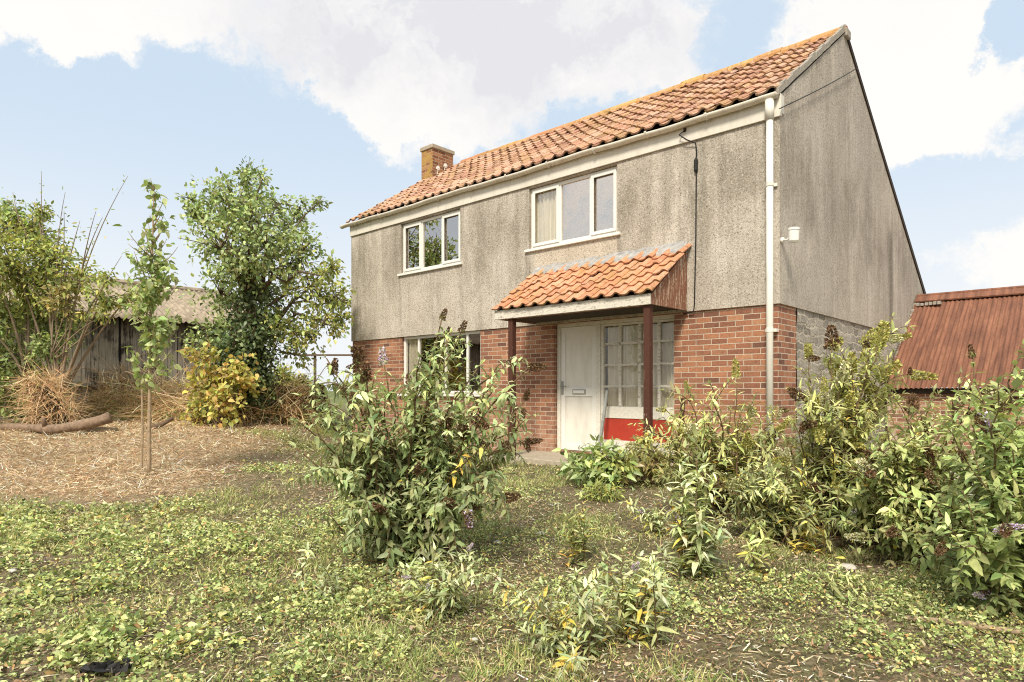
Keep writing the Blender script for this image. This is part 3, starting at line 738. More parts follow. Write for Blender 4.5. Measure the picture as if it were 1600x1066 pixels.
# windows
def curtain(parent, x0, x1, z0, z1, y, seed=0):
    n = 40; mb = MB(); rr = random.Random(seed); ph = rr.random() * 6
    xs = np.linspace(x0, x1, n); ys = [y + .022 * math.sin(i * 1.05 + ph) + .01 * math.sin(i * .37 + ph) for i in range(n)]
    for i in range(n - 1): mb.quad((xs[i], ys[i], z0), (xs[i + 1], ys[i + 1], z0), (xs[i + 1], ys[i + 1], z1), (xs[i], ys[i], z1))
    mb.build('curtain', M['curtain'], parent, smooth=True)
def window(rect, mull, sash, yf, glass, sill=True, curt=(), label=None, fw=.055, clear=()):
    x0, x1, z0, z1 = rect; z1 -= .006; x0 += .004; x1 -= .004; z0 += .004
    mb = MB(); mb.box(x0, x1, yf, yf + .07, z0, z0 + fw); mb.box(x0, x1, yf, yf + .07, z1 - fw, z1)
    ed = [x0 + fw] + [v for m_ in mull for v in (m_ - .025, m_ + .025)] + [x1 - fw]
    mb.box(x0, x0 + fw, yf, yf + .07, z0 + fw, z1 - fw); mb.box(x1 - fw, x1, yf, yf + .07, z0 + fw, z1 - fw)
    for m_ in mull: mb.box(m_ - .025, m_ + .025, yf, yf + .07, z0 + fw, z1 - fw)
    w = mb.build('window', M['upvc'], HOUSE, bevel=.004)
    if label: w['label'] = label
    for i in range(len(ed) // 2):
        a, b = ed[2 * i], ed[2 * i + 1]; c, d = z0 + fw, z1 - fw; pr = w
        if i in sash:
            s = .05; mb = MB(); g = .003; a2, b2, c2, d2 = a - .012, b + .012, c - .012, d + .012
            mb.box(a2, b2, yf - .018, yf - .001, c2, c2 + s); mb.box(a2, b2, yf - .018, yf - .001, d2 - s, d2)
            mb.box(a2, a2 + s, yf - .018, yf - .001, c2 + s, d2 - s); mb.box(b2 - s, b2, yf - .018, yf - .001, c2 + s, d2 - s)
            pr = mb.build('sash', M['upvc'], w, bevel=.004)
        mb = MB(); mb.box(a + .001, b - .001, yf + .028, yf + .034, c + .001, d - .001); mb.build('pane', M['oldglass'] if i in clear else glass, w)
    if sill:
        mb = MB(); mb.box(x0 - .07, x1 + .07, -o_ - .045, yf - .02, z0 - .05, z0 - .006); mb.build('sill', M['upvc'], w, bevel=.006)
    for (a, b, sd) in curt: curtain(w, a, b, z0 + .03, z1 - .03, yf + .09, sd)
    return w
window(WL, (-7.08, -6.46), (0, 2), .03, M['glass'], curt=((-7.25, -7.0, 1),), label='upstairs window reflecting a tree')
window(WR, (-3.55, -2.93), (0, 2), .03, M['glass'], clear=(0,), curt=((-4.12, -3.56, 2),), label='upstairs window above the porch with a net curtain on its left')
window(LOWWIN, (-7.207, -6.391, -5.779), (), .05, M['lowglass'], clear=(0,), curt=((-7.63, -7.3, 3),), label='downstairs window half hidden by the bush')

# front door and glazed screen inside the porch
yd = .10
mb = MB(); mb.box(-3.65, -1.47, yd - .02, yd + .08, 2.135, 2.194)
mb.box(-3.65, -3.585, yd - .02, yd + .08, .12, 2.134); mb.box(-2.865, -2.79, yd - .02, yd + .08, .12, 2.134)
mb.build('door_frame', M['screenwood'], HOUSE, bevel=.004)
mb = MB(); mb.box(-3.65, -2.8, yd - .06, yd + .08, .06, .118); mb.build('threshold', M['brownwood'], HOUSE)
x0, x1, z0, z1 = -3.58, -2.87, .125, 2.13
mb = MB()
for (a, b, c, d) in ((x0, x0 + .085, z0, z1), (x1 - .085, x1, z0, z1), (x0 + .085, x1 - .085, z0, z0 + .10), (x0 + .085, x1 - .085, z1 - .09, z1), (x0 + .085, x1 - .085, 1.0, 1.15)):
    mb.box(a, b, yd, yd + .06, c, d)
door = mb.build('door', M['upvc'], HOUSE, bevel=.005)
mb = MB(); mb.box(x0 + .086, x1 - .086, yd + .018, yd + .045, 1.151, z1 - .091); mb.build('door_panel', M['pipe'], door)
mb = MB(); mb.box(x0 + .086, x1 - .086, yd + .018, yd + .045, z0 + .101, .999); mb.build('door_panel', M['pipe'], door)
mb = MB(); mb.box(-3.34, -3.08, yd - .012, yd - .001, 1.035, 1.115); lb = mb.build('letterbox', M['greymetal'], door, bevel=.004)
mb = MB(); mb.box(-3.32, -3.10, yd - .018, yd - .0125, 1.05, 1.10); mb.build('flap', M['upvc'], lb, bevel=.003)
mb = MB(); mb.box(-3.565, -3.53, yd - .012, yd - .001, 1.03, 1.25); mb.tube([(-3.548, yd - .012, 1.17), (-3.548, yd - .05, 1.17), (-3.44, yd - .05, 1.165)], .009, 8); mb.build('door_handle', M['greymetal'], door)
# screen of small panes over a red panel
sx0, sx1 = -2.785, -1.47
bars = [-2.435, -2.09, -1.76]; gz0, gz1 = .85, 2.13; rz = [1.16, 1.49, 1.82]
mb = MB(); mb.box(sx0, sx0 + .045, yd, yd + .06, .12, gz1); mb.box(sx1 - .04, sx1, yd, yd + .06, .12, gz1)
mb.box(sx0 + .045, sx1 - .04, yd, yd + .06, .67, gz0); mb.box(sx0 + .045, sx1 - .04, yd, yd + .06, .12, .33); mb.box(sx0 + .045, sx1 - .04, yd, yd + .06, gz1 - .03, gz1)
scr = mb.build('glazed_screen', M['screenwood'], HOUSE, bevel=.003)
mb = MB()
for b in bars: mb.box(b - .022, b + .022, yd - .004, yd + .05, gz0 + .001, gz1 - .031)
for z in rz:
    for a, b in zip([sx0 + .045] + [q + .022 for q in bars], [q - .022 for q in bars] + [sx1 - .04]): mb.box(a, b, yd + .001, yd + .05, z - .017, z + .017)
mb.build('glazing_bars', M['peel'], scr)
cx = [sx0 + .045] + bars + [sx1 - .04]; cz = [gz0] + rz + [gz1 - .03]
for i in range(4):
    for j in range(4):
        mb = MB(); mb.box(cx[i] + .004, cx[i + 1] - .004, yd + .026, yd + .03, cz[j] + .004, cz[j + 1] - .004); mb.build('pane', M['oldglass'], scr)
mb = MB(); mb.box(sx0 + .0455, sx1 - .0405, yd + .012, yd + .04, .331, .669); mb.build('red_panel', M['red'], scr)
curtain(scr, sx0 + .05, -2.02, .8, 2.1, yd + .13, 5); curtain(scr, -1.98, sx1 - .05, .8, 2.1, yd + .13, 6)

# porch canopy
mb = MB(); PX0, PX1 = -4.02, -1.24
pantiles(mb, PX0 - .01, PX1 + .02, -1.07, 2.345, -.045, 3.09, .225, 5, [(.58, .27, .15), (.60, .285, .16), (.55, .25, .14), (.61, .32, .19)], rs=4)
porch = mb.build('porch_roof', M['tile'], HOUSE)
mb = MB(); mb.prism([(PX0 + .01, -.98, 2.36), (PX0 + .01, -.04, 3.045), (PX0 + .01, -.04, 2.99), (PX0 + .01, -.98, 2.30)], (PX1 - PX0 - .04, 0, 0)); mb.build('porch_deck', M['dark'], porch)
mb = MB(); mb.box(PX0, PX1, -1.03, -1.0, 2.205, 2.345); mb.build('porch_fascia', M['peel'], porch, bevel=.004)
mb = MB(); mb.box(PX0 + .02, PX1 - .03, -.998, -.035, 2.235, 2.255); mb.build('porch_soffit', M['dark'], porch)
for xx, nm in ((PX1 - .024, 0), (PX0 + .0, 1)):
    mb = MB()
    n = 7
    for i in range(n):
        y0_, y1_ = -.998 + i * .965 / n, -.998 + (i + 1) * .965 / n - .004
        zt = lambda y: 2.33 + (y + 1.0) * .745
        mb.prism([(xx, y0_, 2.21), (xx, y1_, 2.21), (xx, y1_, zt(y1_)), (xx, y0_, zt(y0_))], (.022, 0, 0))
    mb.build('side_boarding', M['brownwood'], porch)
mb = MB(); n = 70; vn1 = lambda q: float(vnoise(q * .35, 0, 1, 41))
for i in range(n):
    a, b = PX0 + .0 + (PX1 - PX0) * i / n, PX0 + (PX1 - PX0) * (i + 1) / n
    h = .055 + .035 * vn1(i * .6) * (.6 + i / n) + .008 * random.random(); w = .09 + .06 * vn1(i * .45 + 9)
    mb.prism([(a, -o_ - .002, 3.05), (a, -.05 - w, 3.03 - w * .2), (a, -.05 - w * .9, 3.075 - w * .2), (a, -.05, 3.10 + h * .5), (a, -o_ - .002, 3.10 + h)], (b - a - .0005, 0, 0))
mb.build('mortar_flashing', M['lead'], porch)
for xx in (-3.72, -1.32):
    mb = MB(); mb.box(xx - .045, xx + .045, -.99, -.90, .09, 2.204); mb.build('porch_post', M['brownpost'], porch, bevel=.005)
mb = MB(); mb.box(PX0 + .06, PX1 - .06, -.98, -.91, 2.2055, 2.2345); mb.build('porch_beam', M['brownwood'], porch)

# security light, cables
mb = MB(); mb.tube([(.031, .02, 3.0), (.06, .01, 3.0)], .035, 10); mb.tube([(.06, .01, 3.0), (.12, -.02, 2.985), (.17, -.03, 3.04)], .014, 8); fl = mb.build('security_light', M['upvc'], HOUSE, smooth=True)
mb = MB(); mb.tube([(.2, -.03, 2.94), (.2, -.03, 2.96), (.2, -.03, 3.085)], [.045, .06, .066], 16); mb.tube([(.2, -.03, 3.09), (.2, -.03, 3.12)], .07, 16); mb.build('lamp_head', M['upvc'], fl, smooth=False)
mb = MB(); pts = [(-1.25, -.07, 4.72), (-1.32, -.12, 4.66), (-1.22, -.10, 4.57), (-1.10, -.07, 4.50), (-1.09, -.055, 4.40), (-1.10, -.05, 4.28), (-1.10, -.045, 4.1), (-1.11, -.04, 3.2), (-1.13, -.04, 2.30), (-1.14, -.045, 2.19), (-1.3, -.03, 2.17)]
mb.tube(pts, .009, 6); cab = mb.build('cable', M['black'], HOUSE)
mb = MB(); mb.tube([(-1.10, -.055, 4.30), (-1.10, -.055, 4.27), (-1.10, -.055, 4.13), (-1.10, -.055, 4.10)], [.012, .028, .028, .012], 8); mb.build('cable_joint', M['black'], cab)
mb = MB(); mb.box(-1.28, -1.24, -.075, -.063, 4.70, 4.75); mb.build('cable_hook', M['rustbar'], cab)
mb = MB(); pts = [(.07 , y, 4.68 + (y) * .515 - .02 * math.sin(math.pi * y / 3.25)) for y in np.linspace(-.15, 3.2, 12)]; mb.tube(pts, .007, 5); mb.build('overhead_wire', M['black'], HOUSE)

# doorstep
st = thing('concrete_doorstep', 'worn pale concrete slab in front of the white front door', 'doorstep', hl(-2.7, -.5), -HA)
mb = MB(); mb.box(-1.5, 1.5, -.56, .495, -.1, .085); mb.build('slab', M['concrete'], st, bevel=.012)

# ------------------------------------------------------------------ outbuilding on the right
OB = thing('outbuilding', 'low brick outbuilding with a rusty corrugated iron roof beside the house gable', 'outbuilding', (HC[0], HC[1], 0), -HA)
mb = MB(); mb.box(.06, 6.5, 5.18, 5.43, -.15, 1.04); mb.build('brick_wall', M['oldbrick'], OB)
mb = MB(); mb.quad((6.49, 5.43, -.15), (6.49, 7.75, -.15), (6.49, 7.75, 2.98), (6.49, 5.43, 1.2)); mb.build('end_wall', M['oldbrick'], OB)
mb = MB(); mb.box(.06, 6.5, 5.16, 5.28, 1.041, 1.14); mb.build('wall_plate', M['dark'], OB)
n = 86 * 6; x = np.linspace(.045, 6.75, n); w = .012 * np.sin(x / .0775 * 2 * math.pi)
ys = np.linspace(0, 1, 9); vs = []; 
y_a, z_a, y_b, z_b = 5.0, 1.13, 7.75, 3.06
nn = unit(np.array([0, -(z_b - z_a), y_b - y_a]))
for t in ys:
    for i in range(n):
        sg = .012 * math.sin(x[i] * 1.3 + t * 3)
        vs.append((x[i], y_a + (y_b - y_a) * t + nn[1] * (w[i] + sg), z_a + (z_b - z_a) * t + nn[2] * (w[i] + sg)))
fs = [(r * n + i, r * n + i + 1, (r + 1) * n + i + 1, (r + 1) * n + i) for r in range(8) for i in range(n - 1)]
mb = MB(); mb.add(vs, fs); orf = mb.build('corrugated_roof', M['rust'], OB, smooth=True)
mb = MB(); mb.prism([(.05, 7.55, 2.955), (.05, 7.75, 3.095), (.05, 7.99, 2.93), (.05, 7.99, 2.96), (.05, 7.75, 3.13), (.05, 7.54, 2.98)], (6.7, 0, 0)); mb.tube([(.05, 7.75, 3.11), (6.75, 7.75, 3.11)], .04, 10); mb.build('ridge_cap', M['rust'], orf)
mb = MB(); mb.prism([(.1, 7.76, 3.04), (.1, 9.5, 1.8), (.1, 9.5, 1.76), (.1, 7.76, 2.99)], (6.6, 0, 0)); mb.build('rear_slope', M['rust'], orf)
mb = MB()
for i in range(40):
    t = i / 40; y = y_a + .05 + (y_b - y_a - .05) * t; z = z_a + (z_b - z_a) * t
    a = random.uniform(.0, .05)
    mb.box(.033, .05 + a, y, y + .075, z - .05, z + random.uniform(.02, .07))
for i in range(6):
    xx = .1 + i * .077; mb.box(xx, xx + .06, 7.42 - random.uniform(.0, .08), 7.5, 2.86, 2.915 + random.uniform(0, .02))
mb.build('mortar_fillet', M['mortar'], OB, bevel=.012)
# ------------------------------------------------------------------ timber shed on the left
SH = thing('timber_shed', 'weathered black timber shed with a pale corrugated roof behind the brambles', 'shed', hl(-15.5, -9.5), -HA)
# local: the boarded wall faces +x; y runs along it
def mat_board():
    t = NT('tarred_boards'); p = t.obj(); c = t.col()
    n = t.noise(t.vm(p, (8, 8, .6)), 3, 6, .7); n2 = t.noise(t.vm(p, (1, 1.0, 1)), 1.4, 4, .6); x, y, z = t.sep(p)
    pale = t.ma('MULTIPLY', t.ramp(t.ma('ADD', t.ma('MULTIPLY', n2, .7), t.ma('MULTIPLY', n, .4)), [(.45, 0.0), (.54, 1.0)]), t.band(z, 1.0, 2.7, .5))
    cc = t.mix(t.ma('MULTIPLY', pale, .85), c, (.40, .355, .285))
    cc = t.mix(.7, cc, t.ramp(n, [(.3, (.5, .5, .5)), (.7, (1.4, 1.4, 1.4))]), 'MULTIPLY')
    return t.pbr(cc, .9, t.bump(n, .5, .01), .15)
mb = MB(); y = -3.0; r_ = random.Random(5)
while y < 10.2:
    w = r_.uniform(.15, .26); g = r_.choice([.006, .012, .02, .01, .05 if r_.random() < .2 else .008]); d = r_.uniform(0, .03)
    k = r_.choice([.035, .05, .075, .11, .16])
    mb.box(-.03 + d, .0 + d, y, y + w, r_.uniform(.0, .5) if r_.random() < .25 else .1, 2.95, (k, k * .88, k * .72)); y += w + g
mb.build('boarding', mat_board(), SH)
mb = MB(); mb.box(.035, .085, -1.0, 1.4, 1.42, 1.55, (.09, .075, .06)); mb.build('rail', mat_board(), SH)
mb = MB(); mb.box(.035, .085, 5.2, 7.2, 1.2, 1.3, (.07, .06, .05)); mb.build('rail', mat_board(), SH)
mb = MB(); mb.box(-4.9, -.04, -3, 10.2, .0, 2.97); mb.build('dark_interior', M['black'], SH)  # solid black box standing in for the shade behind the board gaps
n = 92 * 8; yy = np.linspace(-3.3, 10.5, n); w = .026 * np.sin(yy / .146 * 2 * math.pi); vs = []
for t in np.linspace(0, 1, 5):
    for i in range(n): vs.append((.35 - 2.9 * t + .008 * math.sin(yy[i]), yy[i], 2.93 + 1.30 * t + w[i] + .03 * math.sin(yy[i] * .7) * t))
fs = [(r * n + i, r * n + i + 1, (r + 1) * n + i + 1, (r + 1) * n + i) for r in range(4) for i in range(n - 1)]
mb = MB(); mb.add(vs, fs); sr = mb.build('corrugated_roof', M['shedroof'], SH, smooth=True)
s_ = sr.modifiers.new('thick', 'SOLIDIFY'); s_.thickness = .012
mb = MB(); mb.prism([(-2.55, -3.3, 4.2), (-5.1, -3.3, 3.0), (-5.1, -3.3, 2.96), (-2.55, -3.3, 4.16)], (0, 13.8, 0)); mb.tube([(-2.55, -3.3, 4.235), (-2.55, 10.5, 4.235)], .09, 8); mb.build('rear_slope', M['shedroof'], sr)

# ------------------------------------------------------------------ trees and hedges at the back
GT = [[(.17, .22, .085), (.22, .27, .105), (.125, .17, .06), (.28, .32, .135)], [(.24, .26, .08), (.20, .24, .07), (.30, .29, .09), (.14, .18, .06)],
      [(.055, .08, .03), (.08, .11, .04), (.04, .06, .025), (.12, .155, .06)], [(.37, .32, .09), (.32, .30, .09), (.27, .29, .085), (.37, .26, .095)],
      [(.22, .17, .07), (.16, .15, .06), (.26, .22, .10), (.12, .13, .05)]]
def trunk_mb(paths, org):
    mb = MB()
    for pts, r in paths: mb.tube(np.asarray(pts) - org, r, 8)
    return mb
# the ivy-clad tree left of the house
TY = 13.9
base = at(398, 660, TY); base[2] = float(hgt(base[0], base[1])) - .05
tr = thing('fruit_tree', 'tall leafy green tree with an ivy-clad trunk between the shed and the house', 'tree', base)
bl = [(385, 285, 22, .8, 0), (330, 308, 24, .8, 0), (300, 312, 12, .4, 0), (372, 330, 40, 1.5, 0), (432, 318, 28, .8, 0), (470, 325, 16, .4, 0), (345, 390, 46, 1.9, 0), (415, 385, 52, 2.2, 0),
      (470, 395, 34, 1.3, 0), (345, 460, 42, 1.9, 0), (418, 460, 58, 2.4, 0), (485, 450, 42, 1.6, 1), (525, 465, 22, .7, 1), (335, 525, 34, 1.5, 0), (400, 530, 46, 2.2, 2), (455, 515, 34, 1.3, 1),
      (505, 505, 28, .8, 1), (395, 580, 34, 1.8, 2), (352, 570, 30, 1.2, 2), (405, 625, 26, 1.3, 2), (450, 420, 30, 1.2, 1), (460, 555, 18, .5, 1), (318, 350, 18, .5, 0), (375, 500, 34, 1.4, 2)]
bl += [(392, 345, 34, 1.2, 0), (400, 315, 26, .8, 0), (355, 315, 24, .7, 0), (445, 355, 30, .9, 0), (375, 400, 40, 1.2, 0), (300, 330, 14, .3, 0), (410, 280, 14, .35, 0), (495, 320, 8, .2, 0), (540, 470, 12, .35, 1), (535, 500, 14, .3, 1), (515, 420, 16, .4, 1), (490, 530, 18, .4, 1)]
bw = in_px(bl, TY, 1.1) + in_px([(395, 470, 26, 1.1, 2), (400, 505, 26, 1.1, 2), (385, 535, 26, 1.1, 2), (405, 560, 28, 1.2, 2), (392, 595, 28, 1.3, 2), (410, 625, 26, 1.2, 2), (385, 440, 26, .9, 0)], TY - .3, .15)
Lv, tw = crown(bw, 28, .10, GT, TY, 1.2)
paths = [(bez(base, base + [.05, 0, 1.6], at(390, 470, TY), 8), np.linspace(.15, .09, 8))]
hub = at(390, 470, TY)
for (x, y, z, r, w, ci) in bw:
    q = np.array([x, y, z]); paths.append((bez(base * .35 + hub * .65 if z < hub[2] + .4 else hub, (hub + q) / 2 + UP * .25, q, 7) + np.concatenate([np.zeros((1, 3)), rng.normal(0, .07, (5, 3)), np.zeros((1, 3))]), np.linspace(.042, .012, 7)))
for ctr, q in tw:
    if rng.random() < .55: paths.append((bez(ctr, (ctr + q) / 2 + UP * .05, q + (q - ctr) * .25, 4), np.linspace(.016, .005, 4)))
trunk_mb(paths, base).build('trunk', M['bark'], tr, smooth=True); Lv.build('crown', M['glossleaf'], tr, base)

# overgrown elder at the far left with bare whippy shoots
base = at(105, 650, 13.6); base[2] = float(hgt(base[0], base[1])) - .05
el = thing('elder_tree', 'straggly yellow-green elder with tall thin bare shoots at the far left', 'tree', base)
bl = [(10, 355, 28, 1.2, 1), (50, 365, 34, 1.3, 1), (-30, 400, 50, 1.6, 1), (25, 420, 48, 2.0, 1), (85, 410, 32, 1.1, 1), (70, 450, 40, 1.7, 1), (15, 490, 44, 1.8, 1), (-40, 500, 50, 1.6, 0), (80, 500, 36, 1.3, 0),
      (125, 440, 22, .5, 1), (160, 470, 26, .5, 1), (200, 465, 20, .35, 1), (30, 560, 38, 1.6, 0), (-20, 590, 44, 1.8, 0), (75, 550, 24, .6, 0), (20, 620, 34, 1.5, 0), (70, 625, 26, 1.0, 0), (50, 590, 30, 1.0, 4), (170, 430, 12, .2, 1), (110, 470, 22, .6, 4), (20, 330, 14, .35, 0), (60, 330, 12, .25, 1)]
bw = in_px(bl, 13.5, .6)
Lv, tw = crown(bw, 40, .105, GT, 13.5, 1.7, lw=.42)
paths = []
hub = at(92, 628, 13.5)
paths.append((bez(base, base + [0, 0, .1], hub, 6), np.linspace(.09, .07, 6)))
for (x, y, z, r, w, ci) in bw: paths.append((bez(hub if x > -10.2 else at(40, 600, 13.5), hub * .5 + np.array([x, y, z]) * .5 + UP * .3, (x, y, z), 7), np.linspace(.036, .01, 7)))
for ctr, q in tw:
    if rng.random() < .5: paths.append((bez(ctr, (ctr + q) / 2, q + (q - ctr) * .3, 4), np.linspace(.014, .005, 4)))
shoots = [((85, 500), (65, 268)), ((88, 480), (102, 300)), ((92, 470), (100, 330)), ((60, 470), (20, 300)), ((110, 500), (200, 275)), ((118, 520), (190, 400)), ((80, 560), (85, 440)), ((88, 560), (190, 488)), ((85, 555), (165, 492)), ((82, 550), (112, 470)), ((84, 550), (125, 480)), ((120, 450), (160, 340)), ((100, 440), (125, 345)), ((50, 400), (10, 310)), ((122, 460), (150, 330))]
sp = []
for (a, b) in shoots:
    q = at(*a, 13.3); e = at(*b, 13.3 + rng.uniform(-.6, .4)); pts = bez(q, (q + e) / 2 + np.array([rng.normal(0, .12), 0, .15]), e, 9)
    paths.append((pts, np.linspace(.017, .004, 9))); sp.append(pts)
for pts in sp:
    m = 16; i = rng.integers(2, 9, m); P = pts[i] + rng.normal(0, .09, (m, 3)); Lv.add(TL, P, rnd(m) - UP * .3, UP + rnd(m), rng.uniform(.06, .11, m), .035, .2, pal(m, GT[1], .2))
trunk_mb(paths, base).build('trunk', M['elderbark'], el, smooth=True); Lv.build('crown', M['leaf'], el, base)

# heap of dead vines under the elder
b = at(78, 655, 13.0); b[2] = float(hgt(b[0], b[1]))
vh = thing('vine_heap', 'tan heap of dead hanging vines below the elder, left of the shed boards', 'vines', b)
n = 14; m = 9; mb = MB(); vs = []
for i in range(m):
    t_ = i / (m - 1); r_ = .30 * (1 - t_ * .45) * (1 + .1 * math.sin(i * 2.1))
    for a_ in np.arange(n) * 2 * math.pi / n: vs.append((r_ * math.cos(a_) * 1.2 - .35 * t_ ** 2, r_ * math.sin(a_) * .8 + .1, 0.85 * t_ - .05 + rng.normal(0, .04)))
mb.add(vs, [(k * n + i, k * n + (i + 1) % n, (k + 1) * n + (i + 1) % n, (k + 1) * n + i) for k in range(m - 1) for i in range(n)] + [tuple(range((m - 1) * n, m * n))])
VH = mb
Lv = Leaves(); k = 1300; t_ = rng.random(k) ** .8; a_ = rng.random(k) * 6.283; r_ = .33 * (1 - t_ * .4)
P = np.stack([r_ * np.cos(a_) * 1.25 - .35 * t_ ** 2, r_ * np.sin(a_) * .85 + .1, 1.0 * t_ ** 1.1 + .03 + rng.normal(0, .06, k)], 1)
P += rng.normal(0, .07, (k, 3)); A = np.stack([np.cos(a_) * .4 + rng.normal(0, .9, k), np.sin(a_) * .4 + rng.normal(0, .8, k), rng.normal(-.35, .9, k)], 1)
Lv.add(TB, P + b, A, rnd(k), rng.uniform(.12, .6, k), .009, rng.uniform(-1.2, 1.4, k), pal(k, [(.40, .29, .175), (.48, .37, .235), (.30, .20, .115), (.36, .23, .13)], .2))
Lv.build('dead_strands', M['dry'], vh, b)

# young tree with its stake
base = gp(233, 742)
SY = base[1]
sa = thing('young_tree', 'slender young tree tied to a thin wooden stake in the straw', 'tree', base)
top = at(241, 288, SY)
tp = bez(base - UP * .1, base + [.0, 0, 1.6], top, 14)
paths = [(tp, np.linspace(.027, .006, 14))]
Lv = Leaves(); col = [(.18, .23, .09), (.23, .28, .12), (.14, .185, .07), (.28, .32, .15)]
def wid(py): return np.interp(py, [285, 330, 380, 430, 500, 550, 580, 615], [6, 22, 34, 34, 36, 28, 26, 12])
for k in range(105):
    py = rng.choice([rng.uniform(330, 610), rng.uniform(290, 420), rng.uniform(430, 560)]); w = wid(py)
    c0 = at(np.interp(py, [288, 742], [241, 231]), py, SY); a = rng.random() * 6.283; rr = w / F * SY * rng.uniform(.3, 1.15)
    s0 = c0 - UP * rr * .8
    e = c0 + np.array([math.cos(a) * rr, math.sin(a) * rr, rng.uniform(-.05, .15)])
    b = bez(s0, (s0 + e) / 2 + np.array([math.cos(a), math.sin(a), 0]) * rr * .2, e, 5); paths.append((b, np.linspace(.007, .003, 5)))
    m = 11 if py > 400 else 5
    P = b[rng.integers(1, 5, m)] + rng.normal(0, .035, (m, 3)); L = rng.uniform(.055, .115, m)
    Lv.add(TL, P, rnd(m) + (e - s0) * 1.5 - UP * .6, UP * .7 + rnd(m) * .7, L, L * .62, .25, pal(m, col, .18))
trunk_mb(paths, base).build('trunk', M['palebark'], sa, smooth=True); Lv.build('crown', M['leaf'], sa, base)
b2 = gp(221, 735)
stk = thing('wooden_stake', 'thin pale wooden stake standing left of the young tree trunk', 'stake', b2)
mb = MB(); mb.tube([(0, 0, -.1), (.0, .02, .5), (-.01, .03, 1.05)], [.015, .014, .013], 6); mb.build('stake', M['palebark'], stk)

# yellow field-maple bush
def leafy_bush(label, name, px, py, blobs, Y, cols, lf, n_per=22, lw=.75, dens=1.0, mat='leaf', stem='bark', cat='bush', dr=.35, group=None):
    b = gp(px, py); 
    o = thing(name, label, cat, b, 0, group)
    bw = in_px(blobs, b[1] if Y is None else Y, dr); Lv, tw = crown(bw, n_per, lf, cols, 0, dens, lw=lw)
    paths = []
    for (x, y, z, r, w, ci) in bw: paths.append((bez(b - UP * .05, (b + np.array([x, y, z])) / 2 + UP * .1, (x, y, z), 6), np.linspace(.02, .007, 6)))
    for ctr, q in tw:
        if rng.random() < .6: paths.append((bez(ctr, (ctr + q) / 2 + UP * .03, q, 3), np.linspace(.006, .003, 3)))
    trunk_mb(paths, b).build('stems', M[stem], o, smooth=True); Lv.build('foliage', M[mat], o, b)
    return o
leafy_bush('yellowing maple bush standing in front of the ivy-clad tree', 'maple_bush', 342, 668,
           [(320, 565, 20, 1, 3), (345, 590, 26, 1.4, 3), (375, 580, 22, .9, 3), (325, 610, 26, 1.5, 3), (355, 630, 26, 1.4, 3), (385, 600, 14, .5, 3), (335, 650, 24, 1.2, 3), (318, 640, 16, .8, 1)], 12.75, GT, .105, 18)

# brambles on the bank: dead strands and leaves
STRAW = [(.42, .31, .18), (.34, .24, .13), (.50, .39, .24), (.27, .18, .10)]
def bramble(label, p0, p1, n_str, n_leaf, h, cols, cw=None, wild=.5):
    a, b = gp(*p0), gp(*p1); mid = (a + b) / 2; mid[2] = float(hgt(mid[0], mid[1]))
    o = thing('bramble_thicket', label, 'bramble', mid, 0, 'bramble thickets along the shed')
    Lv = Leaves()
    hh = lambda t: h * (.65 + .6 * vnoise(t * 6, 0, 1, int(abs(p0[0])) + 7))
    t = rng.random(n_str); P = a + (b - a) * t[:, None] + np.stack([rng.normal(0, .1, n_str), np.abs(rng.normal(0, .55, n_str)), np.zeros(n_str)], 1)
    P[:, 2] = hgt(P[:, 0], P[:, 1]) + hh(t) * rng.random(n_str) * 1.0 * np.clip(.3 + (P[:, 1] - (a + (b - a) * t[:, None])[:, 1]) * 1.2, .25, 1)
    A = np.stack([rng.normal(0, 1, n_str), rng.normal(-.35, .5, n_str), rng.normal(.15, .65, n_str)], 1)
    Lv.add(TB, P, A, UP + rng.normal(0, .6, (n_str, 3)), rng.uniform(.35, 1.0, n_str), .014, rng.uniform(.2, 1.0, n_str), pal(n_str, STRAW, .2))
    Lv.build('dead_strands', M['dry'], o, mid)
    Lv = Leaves(); t = rng.random(n_leaf)
    k = (vnoise(t * 25, t * 0, 1, 4) > .35) | (rng.random(n_leaf) < .25); t = t[k]; n = len(t)
    P = a + (b - a) * t[:, None] + np.stack([rng.normal(0, .12, n), np.abs(rng.normal(0, .4, n)) - .1, np.zeros(n)], 1)
    P[:, 2] = hgt(P[:, 0], P[:, 1]) + hh(t) * rng.random(n) * .95 * np.clip(.35 + (P[:, 1] - (a + (b - a) * t[:, None])[:, 1]) * 1.0, .3, 1)
    L = rng.uniform(.05, .10, n); Lv.add(TL, P, rnd(n) + np.array([0, -.5, -.2]), UP * .6 + rnd(n) * .6 + np.array([0, -.4, 0]), L, L * .7, .25, pal(n, cols, .2))
    Lv.build('foliage', M['leaf'], o, mid)
    mb = MB()
    for _ in range(14):
        t = rng.random(); q = a + (b - a) * t; q[2] = hgt(q[0], q[1]); e = q + np.array([rng.normal(0, .6), rng.normal(.2, .3), h * rng.uniform(.7, 1.3)])
        mb.tube(bez(q, (q + e) / 2 + UP * .3, e, 7) - mid, np.linspace(.014, .006, 7), 5)
    mb.build('stems', M['palebark'], o)
    # dense dark core so that the bank is not see-through
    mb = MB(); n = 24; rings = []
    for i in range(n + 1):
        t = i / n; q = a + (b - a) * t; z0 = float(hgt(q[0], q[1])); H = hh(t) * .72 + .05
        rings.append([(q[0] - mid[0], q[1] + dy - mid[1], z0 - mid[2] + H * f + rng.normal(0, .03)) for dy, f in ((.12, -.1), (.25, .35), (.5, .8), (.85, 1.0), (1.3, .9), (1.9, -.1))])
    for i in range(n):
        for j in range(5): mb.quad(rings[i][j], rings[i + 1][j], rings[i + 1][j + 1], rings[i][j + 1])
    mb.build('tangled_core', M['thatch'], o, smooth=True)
    return o
